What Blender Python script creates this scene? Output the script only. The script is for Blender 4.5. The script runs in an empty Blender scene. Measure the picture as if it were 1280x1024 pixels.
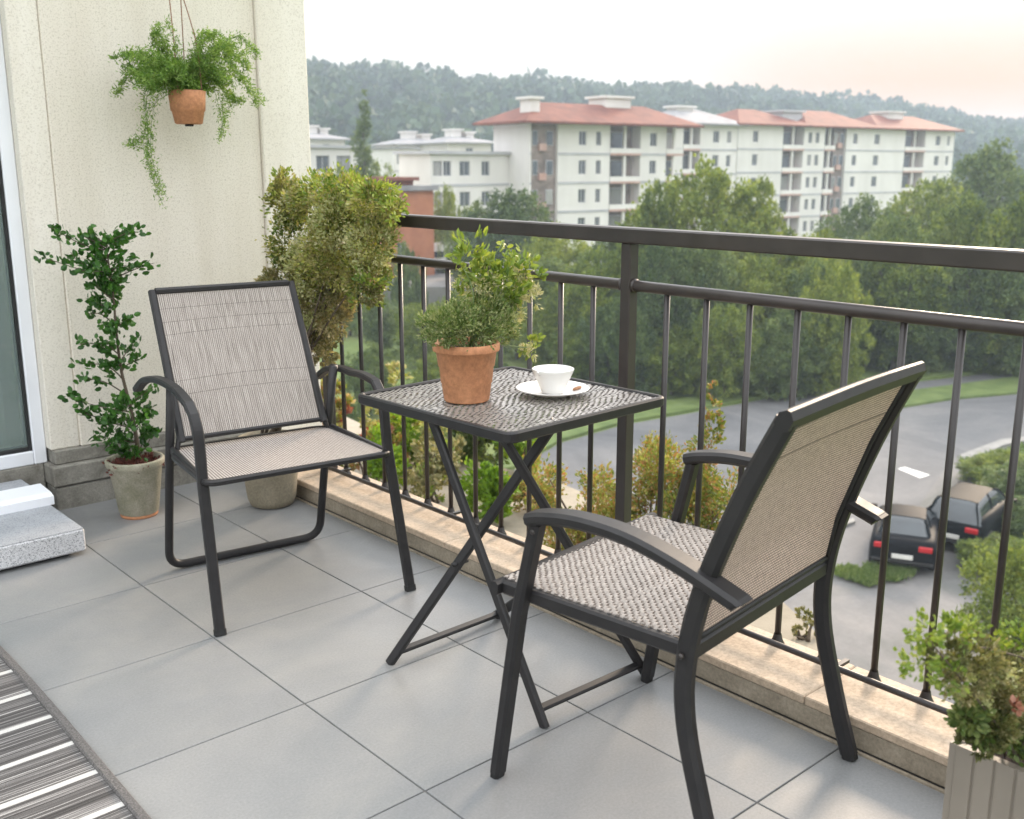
import bpy, math, random
import numpy as np
from mathutils import Vector
R = math.radians
rnd = random.Random(7)
scene = bpy.context.scene
C = scene.collection

# ------------------------------------------------------------------ camera, world, sun, exposure
F, CX, CY, HZ, CH = 1300.0, 640.0, 512.0, 207.0, 1.28
PITCH = math.atan((CY - HZ) / F); HEAD = R(41.6)
cd = bpy.data.cameras.new('camera'); cam = bpy.data.objects.new('camera', cd); C.objects.link(cam)
cam.location = (0, 0, CH); cam.rotation_euler = (math.pi / 2 - PITCH, 0, -HEAD)
cd.sensor_width = 36; cd.lens = 36 * F / 1280; cd.clip_end = 5000; cd.clip_start = 0.05
cd.dof.use_dof = True; cd.dof.focus_distance = 2.75; cd.dof.aperture_fstop = 5.0
scene.camera = cam
SUN_AZ, SUN_EL = R(73), R(21)
w = bpy.data.worlds.new('World'); scene.world = w; w.use_nodes = True
nt = w.node_tree; bg = nt.nodes['Background']
sky = nt.nodes.new('ShaderNodeTexSky'); sky.sky_type = 'NISHITA'; sky.sun_disc = False
sky.sun_elevation = SUN_EL; sky.sun_rotation = SUN_AZ
sky.dust_density = 1.5; sky.air_density = 1.2; sky.ozone_density = 1.0; sky.altitude = 50
hs = nt.nodes.new('ShaderNodeHueSaturation'); hs.inputs['Saturation'].default_value = 0.8
nt.links.new(sky.outputs[0], hs.inputs['Color'])
def wm(op, a_, b_, ty='ShaderNodeVectorMath'):
    n_ = nt.nodes.new(ty); n_.operation = op
    for i_, v_ in enumerate((a_, b_)):
        if hasattr(v_, 'links') or hasattr(v_, 'node'): nt.links.new(v_, n_.inputs[i_])
        elif v_ is not None: n_.inputs[i_].default_value = v_
    return n_
def wramp(f_, stops):
    r_ = nt.nodes.new('ShaderNodeValToRGB'); e_ = r_.color_ramp.elements
    while len(e_) < len(stops): e_.new(.5)
    for el_, (p_, c_) in zip(e_, stops): el_.position = p_; el_.color = (*c_, 1)
    nt.links.new(f_, r_.inputs[0]); return r_.outputs[0]
tcw = nt.nodes.new('ShaderNodeTexCoord'); sx_ = nt.nodes.new('ShaderNodeSeparateXYZ'); nt.links.new(tcw.outputs['Generated'], sx_.inputs[0])
veil = wramp(sx_.outputs[2], [(0, (.29, .272, .25)), (.15, (.31, .303, .288)), (.32, (.64, .65, .66)), (1, (.82, .84, .87))])   # bright high haze of the evening
GA = R(65); dt = wm('DOT_PRODUCT', tcw.outputs['Generated'], (math.sin(GA), math.cos(GA), .02))
gl = wramp(dt.outputs['Value'], [(.955, (0,) * 3), (.985, (.75,) * 3), (1, (1,) * 3)])
lo = wramp(sx_.outputs[2], [(0, (1,) * 3), (.07, (.9,) * 3), (.15, (0,) * 3)])
gm = wm('MULTIPLY', gl, lo)
mxw = nt.nodes.new('ShaderNodeMix'); mxw.data_type = 'RGBA'; nt.links.new(gm.outputs[0], mxw.inputs[0]); nt.links.new(veil, mxw.inputs[6]); mxw.inputs[7].default_value = (.23, .105, .03, 1)
v10 = wm('SCALE', mxw.outputs[2], None); v10.inputs['Scale'].default_value = 10.0
hk = wm('SCALE', hs.outputs[0], None); hk.inputs['Scale'].default_value = .015
va = wm('ADD', hk.outputs[0], v10.outputs[0]); nt.links.new(va.outputs[0], bg.inputs[0])
bg.inputs[1].default_value = 0.1
sd = bpy.data.lights.new('sun', 'SUN'); sun = bpy.data.objects.new('sun', sd); C.objects.link(sun)
sd.energy = 1.55; sd.angle = R(13); sd.color = (1, 0.8, 0.6)
sv = Vector((math.sin(SUN_AZ) * math.cos(SUN_EL), math.cos(SUN_AZ) * math.cos(SUN_EL), math.sin(SUN_EL)))
sun.rotation_euler = sv.to_track_quat('Z', 'Y').to_euler(); sun.location = (30, 10, 30)
scene.view_settings.view_transform = 'Standard'; scene.view_settings.look = 'None'
scene.view_settings.exposure = 1.85; scene.view_settings.gamma = 1
scene.render.engine = 'CYCLES'; scene.cycles.volume_bounces = 0

fw = np.array([math.sin(HEAD) * math.cos(PITCH), math.cos(HEAD) * math.cos(PITCH), -math.sin(PITCH)])
rt = np.array([math.cos(HEAD), -math.sin(HEAD), 0.0]); up = np.cross(rt, fw)
def ray(x, y): return fw + rt * (x - CX) / F - up * (y - CY) / F
def onz(x, y, z):
    r = ray(x, y); return np.array([0, 0, CH]) + r * (z - CH) / r[2]
def ony(x, y, Y):
    r = ray(x, y); return np.array([0, 0, CH]) + r * Y / r[1]
def far(x, y, D):
    r = ray(x, y); return np.array([0, 0, CH]) + r * D / math.hypot(r[0], r[1])
def colpt(x, D):                       # ground point in the direction of photo column x at the horizon
    p = far(x, HZ, D); return p[0], p[1]
G = -9.2; HAZE = .00095

# ------------------------------------------------------------------ helpers
def tag(o, label=None, cat=None, group=None, kind=None):
    if label: o['label'] = label
    if cat: o['category'] = cat
    if group: o['group'] = group
    if kind: o['kind'] = kind
    return o
def empty(name, loc=(0, 0, 0), rz=0):
    o = bpy.data.objects.new(name, None); C.objects.link(o); o.location = loc; o.rotation_euler = (0, 0, rz)
    o.empty_display_size = .1; return o
class MB:
    def __init__(s): s.v = []; s.f = []; s.sm = []; s.n = 0; s.uv = []
    def add(s, verts, faces, smooth=False, uv=None):
        s.v.append(np.asarray(verts, float).reshape(-1, 3)); n = s.n
        for k, f in enumerate(faces):
            s.f.append([i + n for i in f]); s.sm.append(smooth)
            s.uv.append(None if uv is None else [uv[i] for i in f])
        s.n += len(s.v[-1]); return s
    def box(s, x0, x1, y0, y1, z0, z1, b=0.0):
        if b <= 0:
            v = [(x, y, z) for z in (z0, z1) for y in (y0, y1) for x in (x0, x1)]
            return s.add(v, [(0, 2, 3, 1), (4, 5, 7, 6), (0, 1, 5, 4), (2, 6, 7, 3), (0, 4, 6, 2), (1, 3, 7, 5)])
        v = []; idx = {}
        for i, (X, dx) in enumerate(((x0, b), (x1, -b))):
            for j, (Y, dy) in enumerate(((y0, b), (y1, -b))):
                for k, (Z, dz) in enumerate(((z0, b), (z1, -b))):
                    idx[i, j, k, 0] = len(v); v.append((X, Y + dy, Z + dz))
                    idx[i, j, k, 1] = len(v); v.append((X + dx, Y, Z + dz))
                    idx[i, j, k, 2] = len(v); v.append((X + dx, Y + dy, Z))
        q = []
        for a in range(3):
            for s0 in (0, 1):
                o = [c for c in range(3) if c != a]; ring = []
                for (p, r_) in ((0, 0), (1, 0), (1, 1), (0, 1)):
                    t = [0, 0, 0]; t[a] = s0; t[o[0]] = p; t[o[1]] = r_; ring.append(idx[t[0], t[1], t[2], a])
                q.append(ring)
        for a in range(3):
            o = [c for c in range(3) if c != a]
            for p in (0, 1):
                for r_ in (0, 1):
                    A = [0, 0, 0]; A[o[0]] = p; A[o[1]] = r_; B = list(A); B[a] = 1
                    q.append([idx[(*A, o[0])], idx[(*B, o[0])], idx[(*B, o[1])], idx[(*A, o[1])]])
        for i in (0, 1):
            for j in (0, 1):
                for k in (0, 1): q.append([idx[i, j, k, 0], idx[i, j, k, 1], idx[i, j, k, 2]])
        return s.add(v, q)
    def lathe(s, prof, n=32, c=(0, 0, 0), smooth=True):
        v = []; f = []
        for (r, z) in prof:
            for k in range(n):
                a = 2 * math.pi * k / n; v.append((c[0] + r * math.cos(a), c[1] + r * math.sin(a), c[2] + z))
        m = len(prof)
        for i in range(m - 1):
            for k in range(n):
                k2 = (k + 1) % n; f.append((i * n + k, i * n + k2, (i + 1) * n + k2, (i + 1) * n + k))
        return s.add(v, f, smooth)
    def sweep(s, pts, prof, side=(1, 0, 0), smooth=False, scl=None, closed=False):
        P = [np.array(p, float) for p in pts]; n = len(P); m = len(prof); v = []; f = []
        S0 = np.array(side, float)
        for i in range(n):
            if closed: a = P[i] - P[i - 1]; b = P[(i + 1) % n] - P[i]
            else: a = P[i] - P[max(i - 1, 0)]; b = P[min(i + 1, n - 1)] - P[i]
            la, lb = np.linalg.norm(a), np.linalg.norm(b)
            if la < 1e-9: t = b / lb; k = 1
            elif lb < 1e-9: t = a / la; k = 1
            else:
                t = a / la + b / lb; t /= np.linalg.norm(t); k = 1 / max(.6, float(t @ a) / la)
            S = S0 - t * (S0 @ t)
            if np.linalg.norm(S) < 1e-4: S = np.cross(t, (0, 1, 0))
            if smooth and not closed: S0 = S / np.linalg.norm(S)
            S /= np.linalg.norm(S); N = np.cross(S, t); q = 1 if scl is None else scl[i]
            for (x, y) in prof: v.append(P[i] + S * x * q + N * y * q * k)
        for i in range(n if closed else n - 1):
            j = (i + 1) % n
            for kx in range(m):
                k2 = (kx + 1) % m; f.append((i * m + kx, i * m + k2, j * m + k2, j * m + kx))
        if not closed: f.append(tuple(range(m - 1, -1, -1))); f.append(tuple((n - 1) * m + k for k in range(m)))
        return s.add(v, f, smooth)
    def grid(s, fn, nu, nv, uvs=(1, 1), smooth=True):
        v = []; uv = []; f = []
        for j in range(nv + 1):
            for i in range(nu + 1):
                v.append(fn(i / nu, j / nv)); uv.append((i / nu * uvs[0], j / nv * uvs[1]))
        for j in range(nv):
            for i in range(nu):
                a = j * (nu + 1) + i; f.append((a, a + 1, a + nu + 2, a + nu + 1))
        return s.add(v, f, smooth, uv)
    def build(s, name, mat, parent=None):
        me = bpy.data.meshes.new(name); me.from_pydata(np.concatenate(s.v).tolist(), [], s.f)
        me.polygons.foreach_set('use_smooth', s.sm)
        if any(u is not None for u in s.uv):
            ul = me.uv_layers.new(name='uv'); k = 0; arr = np.zeros((len(me.loops), 2))
            for u, f in zip(s.uv, s.f):
                if u is not None: arr[k:k + len(f)] = u
                k += len(f)
            ul.data.foreach_set('uv', arr.ravel())
        me.materials.append(mat); me.update()
        o = bpy.data.objects.new(name, me); C.objects.link(o)
        if parent: o.parent = parent
        return o
def rrect(w, h, b=.003):
    w /= 2; h /= 2
    return [(-w + b, -h), (w - b, -h), (w, -h + b), (w, h - b), (w - b, h), (-w + b, h), (-w, h - b), (-w, -h + b)]
def circ(r, n=12): return [(r * math.cos(2 * math.pi * k / n), r * math.sin(2 * math.pi * k / n)) for k in range(n)]
def smoothp(pts, n=8):
    P = [np.array(p, float) for p in pts]; out = []
    for i in range(len(P) - 1):
        p0 = P[max(i - 1, 0)]; p1 = P[i]; p2 = P[i + 1]; p3 = P[min(i + 2, len(P) - 1)]
        for k in range(n):
            t = k / n
            out.append(.5 * (2 * p1 + (p2 - p0) * t + (2 * p0 - 5 * p1 + 4 * p2 - p3) * t * t + (3 * p1 - p0 - 3 * p2 + p3) * t ** 3))
    out.append(P[-1]); return out
def corner(pts, r=.04, n=5):           # polyline with rounded corners
    P = [np.array(p, float) for p in pts]; out = [P[0]]
    for i in range(1, len(P) - 1):
        a = P[i - 1] - P[i]; b = P[i + 1] - P[i]; la = np.linalg.norm(a); lb = np.linalg.norm(b); q = min(r, la * .45, lb * .45)
        A = P[i] + a / la * q; B = P[i] + b / lb * q
        for k in range(n + 1):
            t = k / n; out.append(A * (1 - t) ** 2 + 2 * P[i] * t * (1 - t) + B * t * t)
    out.append(P[-1]); return out

# ------------------------------------------------------------------ materials
def newmat(name):
    m = bpy.data.materials.new(name); m.use_nodes = True
    return m, m.node_tree, m.node_tree.nodes['Principled BSDF']
def N(t, kind, **kw):
    n = t.nodes.new(kind)
    for k, v in kw.items():
        if k in n.inputs: n.inputs[k].default_value = v
        else: setattr(n, k, v)
    return n
def ramp(t, fac, stops):
    r = t.nodes.new('ShaderNodeValToRGB'); e = r.color_ramp.elements
    while len(e) < len(stops): e.new(.5)
    for el, (p, c) in zip(e, stops): el.position = p; el.color = (*c, 1)
    t.links.new(fac, r.inputs[0]); return r.outputs[0]
def mix(t, fac, a, b, bt='MIX'):
    m = t.nodes.new('ShaderNodeMix'); m.data_type = 'RGBA'; m.blend_type = bt
    for s_, v in ((0, fac), (6, a), (7, b)):
        if isinstance(v, (int, float)): m.inputs[s_].default_value = v
        elif isinstance(v, tuple): m.inputs[s_].default_value = (*v, 1)
        else: t.links.new(v, m.inputs[s_])
    return m.outputs[2]
def math_(t, op, a, b=0.0, c=None):
    m = t.nodes.new('ShaderNodeMath'); m.operation = op
    for i, v in enumerate((a, b) if c is None else (a, b, c)):
        if isinstance(v, (int, float)): m.inputs[i].default_value = v
        else: t.links.new(v, m.inputs[i])
    return m.outputs[0]
def coord(t, kind='Object', scale=(1, 1, 1)):
    c = t.nodes.new('ShaderNodeTexCoord'); m = t.nodes.new('ShaderNodeMapping'); m.inputs['Scale'].default_value = scale
    t.links.new(c.outputs[kind], m.inputs[0]); return m.outputs[0]
def noise(t, vec, scale, detail=4, rough=.5, dist=0):
    n = N(t, 'ShaderNodeTexNoise', Scale=scale, Detail=detail, Roughness=rough, Distortion=dist); t.links.new(vec, n.inputs['Vector']); return n.outputs[0]
def bump(t, bsdf, h, st=.3, d=.01):
    b = N(t, 'ShaderNodeBump', Strength=st, Distance=d); t.links.new(h, b.inputs['Height']); t.links.new(b.outputs[0], bsdf.inputs['Normal'])
def noisy(name, c1, c2, scale=8, rough=.6, bst=.15, bsc=None, detail=5, metal=0, bd=.005, spec=.5, stretch=(1, 1, 1)):
    m, t, b = newmat(name); v = coord(t, 'Object', stretch); n = noise(t, v, scale, detail)
    t.links.new(ramp(t, n, [(.3, c1), (.7, c2)]), b.inputs['Base Color'])
    b.inputs['Roughness'].default_value = rough; b.inputs['Metallic'].default_value = metal; b.inputs['Specular IOR Level'].default_value = spec
    if bst: bump(t, b, noise(t, v, bsc or scale * 6, 4), bst, bd)
    return m
M = {}
M['metal'] = noisy('powder_coated_metal', (.012, .0115, .0125), (.019, .0175, .018), 30, .48, .05, 900, bd=.0005, spec=.4)
M['rail'] = noisy('brown_coated_rail', (.028, .0225, .021), (.042, .034, .031), 12, .36, .04, 700, bd=.0005)
M['bar'] = noisy('dark_baluster_paint', (.018, .015, .014), (.028, .023, .022), 15, .38, .05, 500, bd=.0005)
M['black'] = noisy('black_rubber', (.008, .008, .008), (.013, .013, .013), 20, .6, 0)
def m_floor():
    m, t, b = newmat('porcelain_tile'); g = t.nodes.new('ShaderNodeNewGeometry'); v = coord(t)
    a = noise(t, v, 2.2, 6, .6, .4); f = noise(t, v, 160, 3, .7)
    col = ramp(t, a, [(.25, (.215, .225, .23)), (.5, (.25, .255, .257)), (.8, (.285, .287, .28))])
    col = mix(t, .35, col, ramp(t, f, [(.3, (.15, .15, .15)), (.7, (.45, .45, .44))]), 'OVERLAY')
    r = ramp(t, g.outputs['Random Per Island'], [(0, (.9, .9, .91)), (1, (1.04, 1.03, 1.02))])
    sm = noise(t, v, 5.5, 3, .55, 1.2)
    col = mix(t, math_(t, 'MULTIPLY', ramp(t, noise(t, v, 1.3, 5, .62, 1.8), [(.5, (0,) * 3), (.72, (1,) * 3)]), .22), col, (.36, .34, .3))
    col = mix(t, ramp(t, noise(t, v, 70, 2, .9), [(.71, (0,) * 3), (.75, (.5,) * 3)]), col, (.12, .11, .1))
    col = mix(t, 1.0, col, r, 'MULTIPLY')
    t.links.new(col, b.inputs['Base Color'])
    rr = ramp(t, sm, [(.3, (.34,) * 3), (.7, (.5,) * 3)]); t.links.new(rr, b.inputs['Roughness'])
    bump(t, b, f, .12, .001); return m
M['tile'] = m_floor()
M['grout'] = noisy('dark_grout', (.08, .077, .072), (.15, .145, .138), 40, .9, .2)
def m_stucco(name, c1, c2, c3):
    m, t, b = newmat(name); v = coord(t)
    big = noise(t, v, 1.6, 5, .55, .3); sp = noise(t, v, 150, 2, .85); s2 = noise(t, v, 260, 2, .8)
    col = ramp(t, big, [(.25, c1), (.75, c2)])
    col = mix(t, 1, col, ramp(t, noise(t, coord(t, 'Object', (2.6, 2.6, .28)), 2.2, 5, .6), [(.32, (.9, .885, .86)), (.6, (1, 1, 1))]), 'MULTIPLY')
    col = mix(t, ramp(t, sp, [(.52, (0,) * 3), (.66, (.7,) * 3)]), col, c3)
    col = mix(t, ramp(t, s2, [(.54, (0,) * 3), (.64, (.5,) * 3)]), col, (.75, .7, .6))
    t.links.new(col, b.inputs['Base Color']); b.inputs['Roughness'].default_value = .9
    b.inputs['Specular IOR Level'].default_value = .2
    bump(t, b, math_(t, 'ADD', sp, s2), .6, .003); return m
M['stucco'] = m_stucco('roughcast_stucco', (.68, .64, .56), (.76, .715, .635), (.4, .36, .29))
M['stucco2'] = m_stucco('roughcast_strip', (.73, .695, .62), (.8, .765, .69), (.5, .46, .39))
def m_stone(name, c1, c2, c3, sc=9, rough=.85):
    m, t, b = newmat(name); v = coord(t); a = noise(t, v, sc, 6, .65, .8); f = noise(t, v, sc * 16, 4, .7)
    col = ramp(t, a, [(.28, c1), (.55, c2), (.78, c3)])
    col = mix(t, .4, col, ramp(t, f, [(.3, (.2,) * 3), (.7, (.75,) * 3)]), 'OVERLAY')
    t.links.new(col, b.inputs['Base Color']); b.inputs['Roughness'].default_value = rough; b.inputs['Specular IOR Level'].default_value = .3
    bump(t, b, f, .4, .003); return m
M['plinth'] = m_stone('weathered_plinth_stone', (.13, .12, .1), (.24, .23, .2), (.34, .325, .285))
M['kerbbody'] = m_stone('kerb_concrete', (.21, .18, .135), (.32, .275, .21), (.42, .36, .28), 7)
M['kerbcap'] = m_stone('sandstone_cap', (.40, .31, .225), (.48, .38, .28), (.54, .44, .34), 6, .75)
def m_granite(name, base, lo, hi):
    m, t, b = newmat(name); v = coord(t); vo = N(t, 'ShaderNodeTexVoronoi', Scale=330); t.links.new(v, vo.inputs['Vector'])
    n = noise(t, v, 220, 3, .8); big = noise(t, v, 9, 4)
    s_ = t.nodes.new('ShaderNodeSeparateColor'); t.links.new(vo.outputs['Color'], s_.inputs[0])
    col = ramp(t, math_(t, 'MULTIPLY', s_.outputs[0], n), [(.03, lo), (.11, base), (.34, hi)])
    col = mix(t, 1, col, ramp(t, big, [(.3, (.88,) * 3), (.7, (1.05,) * 3)]), 'MULTIPLY')
    t.links.new(col, b.inputs['Base Color']); b.inputs['Roughness'].default_value = .6; bump(t, b, n, .2, .001); return m
M['granite'] = m_granite('bush_hammered_granite', (.42, .43, .44), (.2, .2, .21), (.58, .58, .59))
M['granitetop'] = m_granite('honed_granite', (.3, .315, .34), (.2, .21, .23), (.36, .375, .4))
M['white'] = noisy('white_upvc', (.72, .74, .78), (.78, .8, .83), 5, .35, .03)
M['terracotta'] = m_stone('terracotta_clay', (.45, .2, .1), (.52, .245, .125), (.57, .29, .16), 4, .7)
M['mossypot'] = m_stone('aged_cement_pot', (.2, .2, .13), (.33, .31, .24), (.43, .38, .31), 11)
M['mossy2'] = m_stone('olive_clay_pot', (.21, .185, .13), (.27, .235, .17), (.33, .28, .2), 8)
M['soil'] = noisy('potting_soil', (.02, .013, .009), (.06, .04, .03), 60, .95, .6)
M['bark_mulch'] = noisy('red_bark_mulch', (.07, .02, .014), (.2, .06, .04), 90, .8, .5)
M['wood'] = noisy('brown_stem_bark', (.05, .035, .022), (.13, .1, .07), 40, .85, .5, stretch=(1, 1, .2))
M['greenstem'] = noisy('green_stem', (.1, .16, .05), (.16, .22, .08), 40, .6, 0)
M['cord'] = noisy('brown_jute_cord', (.2, .1, .06), (.3, .17, .1), 200, .9, .3)
M['ceramic'] = noisy('white_glazed_ceramic', (.74, .73, .7), (.78, .77, .75), 6, .25, .02)
M['biscuit'] = noisy('brown_biscuit', (.3, .14, .07), (.42, .22, .12), 100, .8, .4)
M['planter'] = noisy('taupe_ribbed_plastic', (.2, .175, .142), (.24, .21, .172), 9, .5, .05)
def m_leaf(name, stops, tr=.35, rough=.5, hue=None):
    m, t, b = newmat(name); g = t.nodes.new('ShaderNodeNewGeometry'); v = coord(t)
    oi = t.nodes.new('ShaderNodeObjectInfo')
    n = noise(t, v, hue or 6, 2, .5)
    f = math_(t, 'MULTIPLY_ADD', n, 1.1, math_(t, 'MULTIPLY_ADD', g.outputs['Random Per Island'], .5, -.3))
    f = math_(t, 'ADD', f, math_(t, 'MULTIPLY_ADD', oi.outputs['Random'], .3, -.15))
    col = ramp(t, f, stops); t.links.new(col, b.inputs['Base Color']); b.inputs['Roughness'].default_value = rough
    b.inputs['Specular IOR Level'].default_value = .4
    tl = t.nodes.new('ShaderNodeBsdfTranslucent'); t.links.new(mix(t, 1, col, (1.25, 1.15, .55), 'MULTIPLY'), tl.inputs[0])
    ms = t.nodes.new('ShaderNodeMixShader'); ms.inputs[0].default_value = tr
    t.links.new(b.outputs[0], ms.inputs[1]); t.links.new(tl.outputs[0], ms.inputs[2])
    t.links.new(ms.outputs[0], t.nodes['Material Output'].inputs[0]); return m
M['l_fern'] = m_leaf('fern_leaf', [(.1, (.06, .14, .02)), (.5, (.15, .28, .045)), (.9, (.34, .46, .14))], .4, hue=30)
M['l_shrub'] = m_leaf('glossy_leaf', [(.1, (.018, .07, .008)), (.5, (.04, .13, .015)), (.9, (.1, .24, .04))], .25, .35, hue=25)
M['l_mix'] = m_leaf('variegated_bush_leaf', [(.1, (.07, .12, .02)), (.36, (.17, .21, .04)), (.52, (.34, .3, .15)), (.68, (.36, .39, .08)), (.95, (.52, .44, .28))], .35, hue=7)
M['l_mixlow'] = m_leaf('olive_bush_leaf', [(.1, (.08, .1, .03)), (.5, (.2, .2, .085)), (.95, (.46, .39, .24))], .35, hue=9)
M['l_lime'] = m_leaf('lime_leaf', [(.1, (.08, .15, .025)), (.5, (.2, .28, .05)), (.9, (.42, .46, .12))], .4, .4, hue=14)
M['l_deep'] = m_leaf('deep_olive_leaf', [(.1, (.035, .06, .015)), (.5, (.08, .13, .03)), (.9, (.2, .24, .08))], .3, .45, hue=25)
M['l_thyme'] = m_leaf('thyme_leaf', [(.1, (.05, .1, .02)), (.5, (.13, .2, .05)), (.95, (.4, .42, .22))], .3, hue=40)
M['l_pale'] = m_leaf('pale_leaf', [(.1, (.22, .28, .1)), (.5, (.4, .42, .2)), (.9, (.62, .58, .4))], .35, hue=30)
M['l_red'] = m_leaf('russet_leaf', [(.1, (.2, .045, .035)), (.5, (.3, .09, .065)), (.9, (.4, .2, .14))], .35, hue=30)
M['l_hedge'] = m_leaf('orange_tipped_leaf', [(.12, (.08, .12, .02)), (.4, (.21, .25, .04)), (.56, (.36, .16, .08)), (.7, (.3, .36, .07)), (.95, (.55, .4, .26))], .35, hue=9)
M['l_bright'] = m_leaf('bright_shrub_leaf', [(.1, (.07, .15, .01)), (.5, (.17, .3, .025)), (.9, (.34, .45, .05))], .4, hue=4)
M['l_tree'] = m_leaf('tree_leaf', [(.15, (.055, .095, .022)), (.5, (.15, .205, .035)), (.9, (.31, .36, .075))], .3, .6, hue=.5)
M['l_treed'] = m_leaf('dark_tree_leaf', [(.15, (.045, .08, .027)), (.5, (.105, .16, .052)), (.9, (.21, .26, .085))], .25, .6, hue=.5)
M['l_forest'] = m_leaf('forest_leaf', [(.15, (.018, .045, .02)), (.5, (.04, .08, .032)), (.9, (.08, .125, .045))], .15, .7, hue=.03)
M['bark'] = noisy('tree_bark', (.05, .04, .03), (.12, .1, .08), 4, .9, .4)
def m_ground():
    m, t, b = newmat('meadow_ground'); v = coord(t); a = noise(t, v, .09, 6, .65); f = noise(t, v, 2.5, 5, .7)
    col = ramp(t, a, [(.3, (.06, .09, .02)), (.5, (.12, .17, .035)), (.65, (.17, .19, .055)), (.8, (.24, .2, .12))])
    col = mix(t, .6, col, ramp(t, f, [(.3, (.25,) * 3), (.7, (.7,) * 3)]), 'OVERLAY')
    t.links.new(col, b.inputs['Base Color']); b.inputs['Roughness'].default_value = .95; bump(t, b, f, .5, .1); return m
M['ground'] = m_ground()
M['grass'] = noisy('cut_grass', (.07, .11, .022), (.14, .185, .05), 1.2, .9, .5, 6, bd=.05)
def m_asph(name, c1, c2, c3):
    m, t, b = newmat(name); v = coord(t); a = noise(t, v, .16, 6, .65, 1.5); f = noise(t, v, 9, 4, .7)
    col = ramp(t, a, [(.3, c1), (.5, c2), (.72, c3)]); col = mix(t, .3, col, ramp(t, f, [(.3, (.3,) * 3), (.7, (.65,) * 3)]), 'OVERLAY')
    t.links.new(col, b.inputs['Base Color']); b.inputs['Roughness'].default_value = .85; bump(t, b, f, .3, .02); return m
M['asphalt'] = m_asph('worn_asphalt', (.085, .086, .09), (.13, .129, .13), (.19, .182, .175))
M['paving'] = m_asph('patched_paving', (.085, .09, .082), (.145, .14, .136), (.22, .205, .19))
M['gravel'] = m_asph('pale_gravel_terrace', (.18, .16, .115), (.28, .24, .18), (.38, .33, .26))
M['paint'] = noisy('road_paint', (.6, .59, .56), (.75, .74, .7), 3, .7, .1)
M['kerbstone'] = noisy('kerbstone', (.2, .195, .18), (.3, .29, .27), 2, .85, .2)
M['bwall'] = noisy('white_render', (.62, .6, .57), (.74, .72, .69), .35, .85, .1, stretch=(1, 1, .4))
M['bwall2'] = noisy('grey_render', (.4, .41, .42), (.5, .5, .51), .4, .85, .1)
M['bband'] = noisy('grey_string_course', (.36, .36, .38), (.46, .46, .47), .8, .85, 0)
M['brown'] = noisy('brown_stair_cladding', (.11, .085, .07), (.3, .24, .21), .9, .85, .1)
M['pink'] = noisy('salmon_balcony_slab', (.42, .25, .2), (.5, .34, .29), 1, .85, 0)
M['roof'] = noisy('red_roof_tiles', (.13, .04, .024), (.22, .075, .045), .7, .8, .5, 5, bd=.05)
M['roofgrey'] = noisy('grey_roof', (.2, .2, .21), (.34, .33, .33), .5, .8, .2)
M['brick'] = noisy('orange_brick', (.32, .12, .06), (.45, .19, .1), .8, .85, .2)
def m_glass(name, c, rough=.08):
    m, t, b = newmat(name); v = coord(t); n = noise(t, v, .7, 2)
    t.links.new(ramp(t, n, [(.3, c), (.7, tuple(x * 2 for x in c))]), b.inputs['Base Color'])
    b.inputs['Roughness'].default_value = rough; b.inputs['Specular IOR Level'].default_value = .7; return m
M['glass'] = m_glass('window_glass', (.045, .055, .06))
t_ = M['glass'].node_tree; o_ = t_.nodes.new('ShaderNodeObjectInfo'); b_ = t_.nodes['Principled BSDF']; src = b_.inputs['Base Color'].links[0].from_socket
t_.links.new(mix(t_, ramp(t_, o_.outputs['Random'], [(.62, (0,) * 3), (.9, (.75,) * 3)]), src, (.38, .37, .34)), b_.inputs['Base Color'])
M['carglass'] = m_glass('car_glass', (.02, .025, .028), .05)
M['clothgrey'] = noisy('grey_curtain', (.36, .4, .39), (.48, .52, .5), 4, .9, .1, stretch=(1, 1, .1))
def m_pane():
    m, t, b = newmat('door_glass'); b.inputs['Base Color'].default_value = (.75, .9, .87, 1); b.inputs['Roughness'].default_value = .02
    n = noise(t, coord(t), 3, 2); bump(t, b, n, .02, .002)
    b.inputs['Transmission Weight'].default_value = .85; b.inputs['IOR'].default_value = 1.45; return m
M['pane'] = m_pane()
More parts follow.
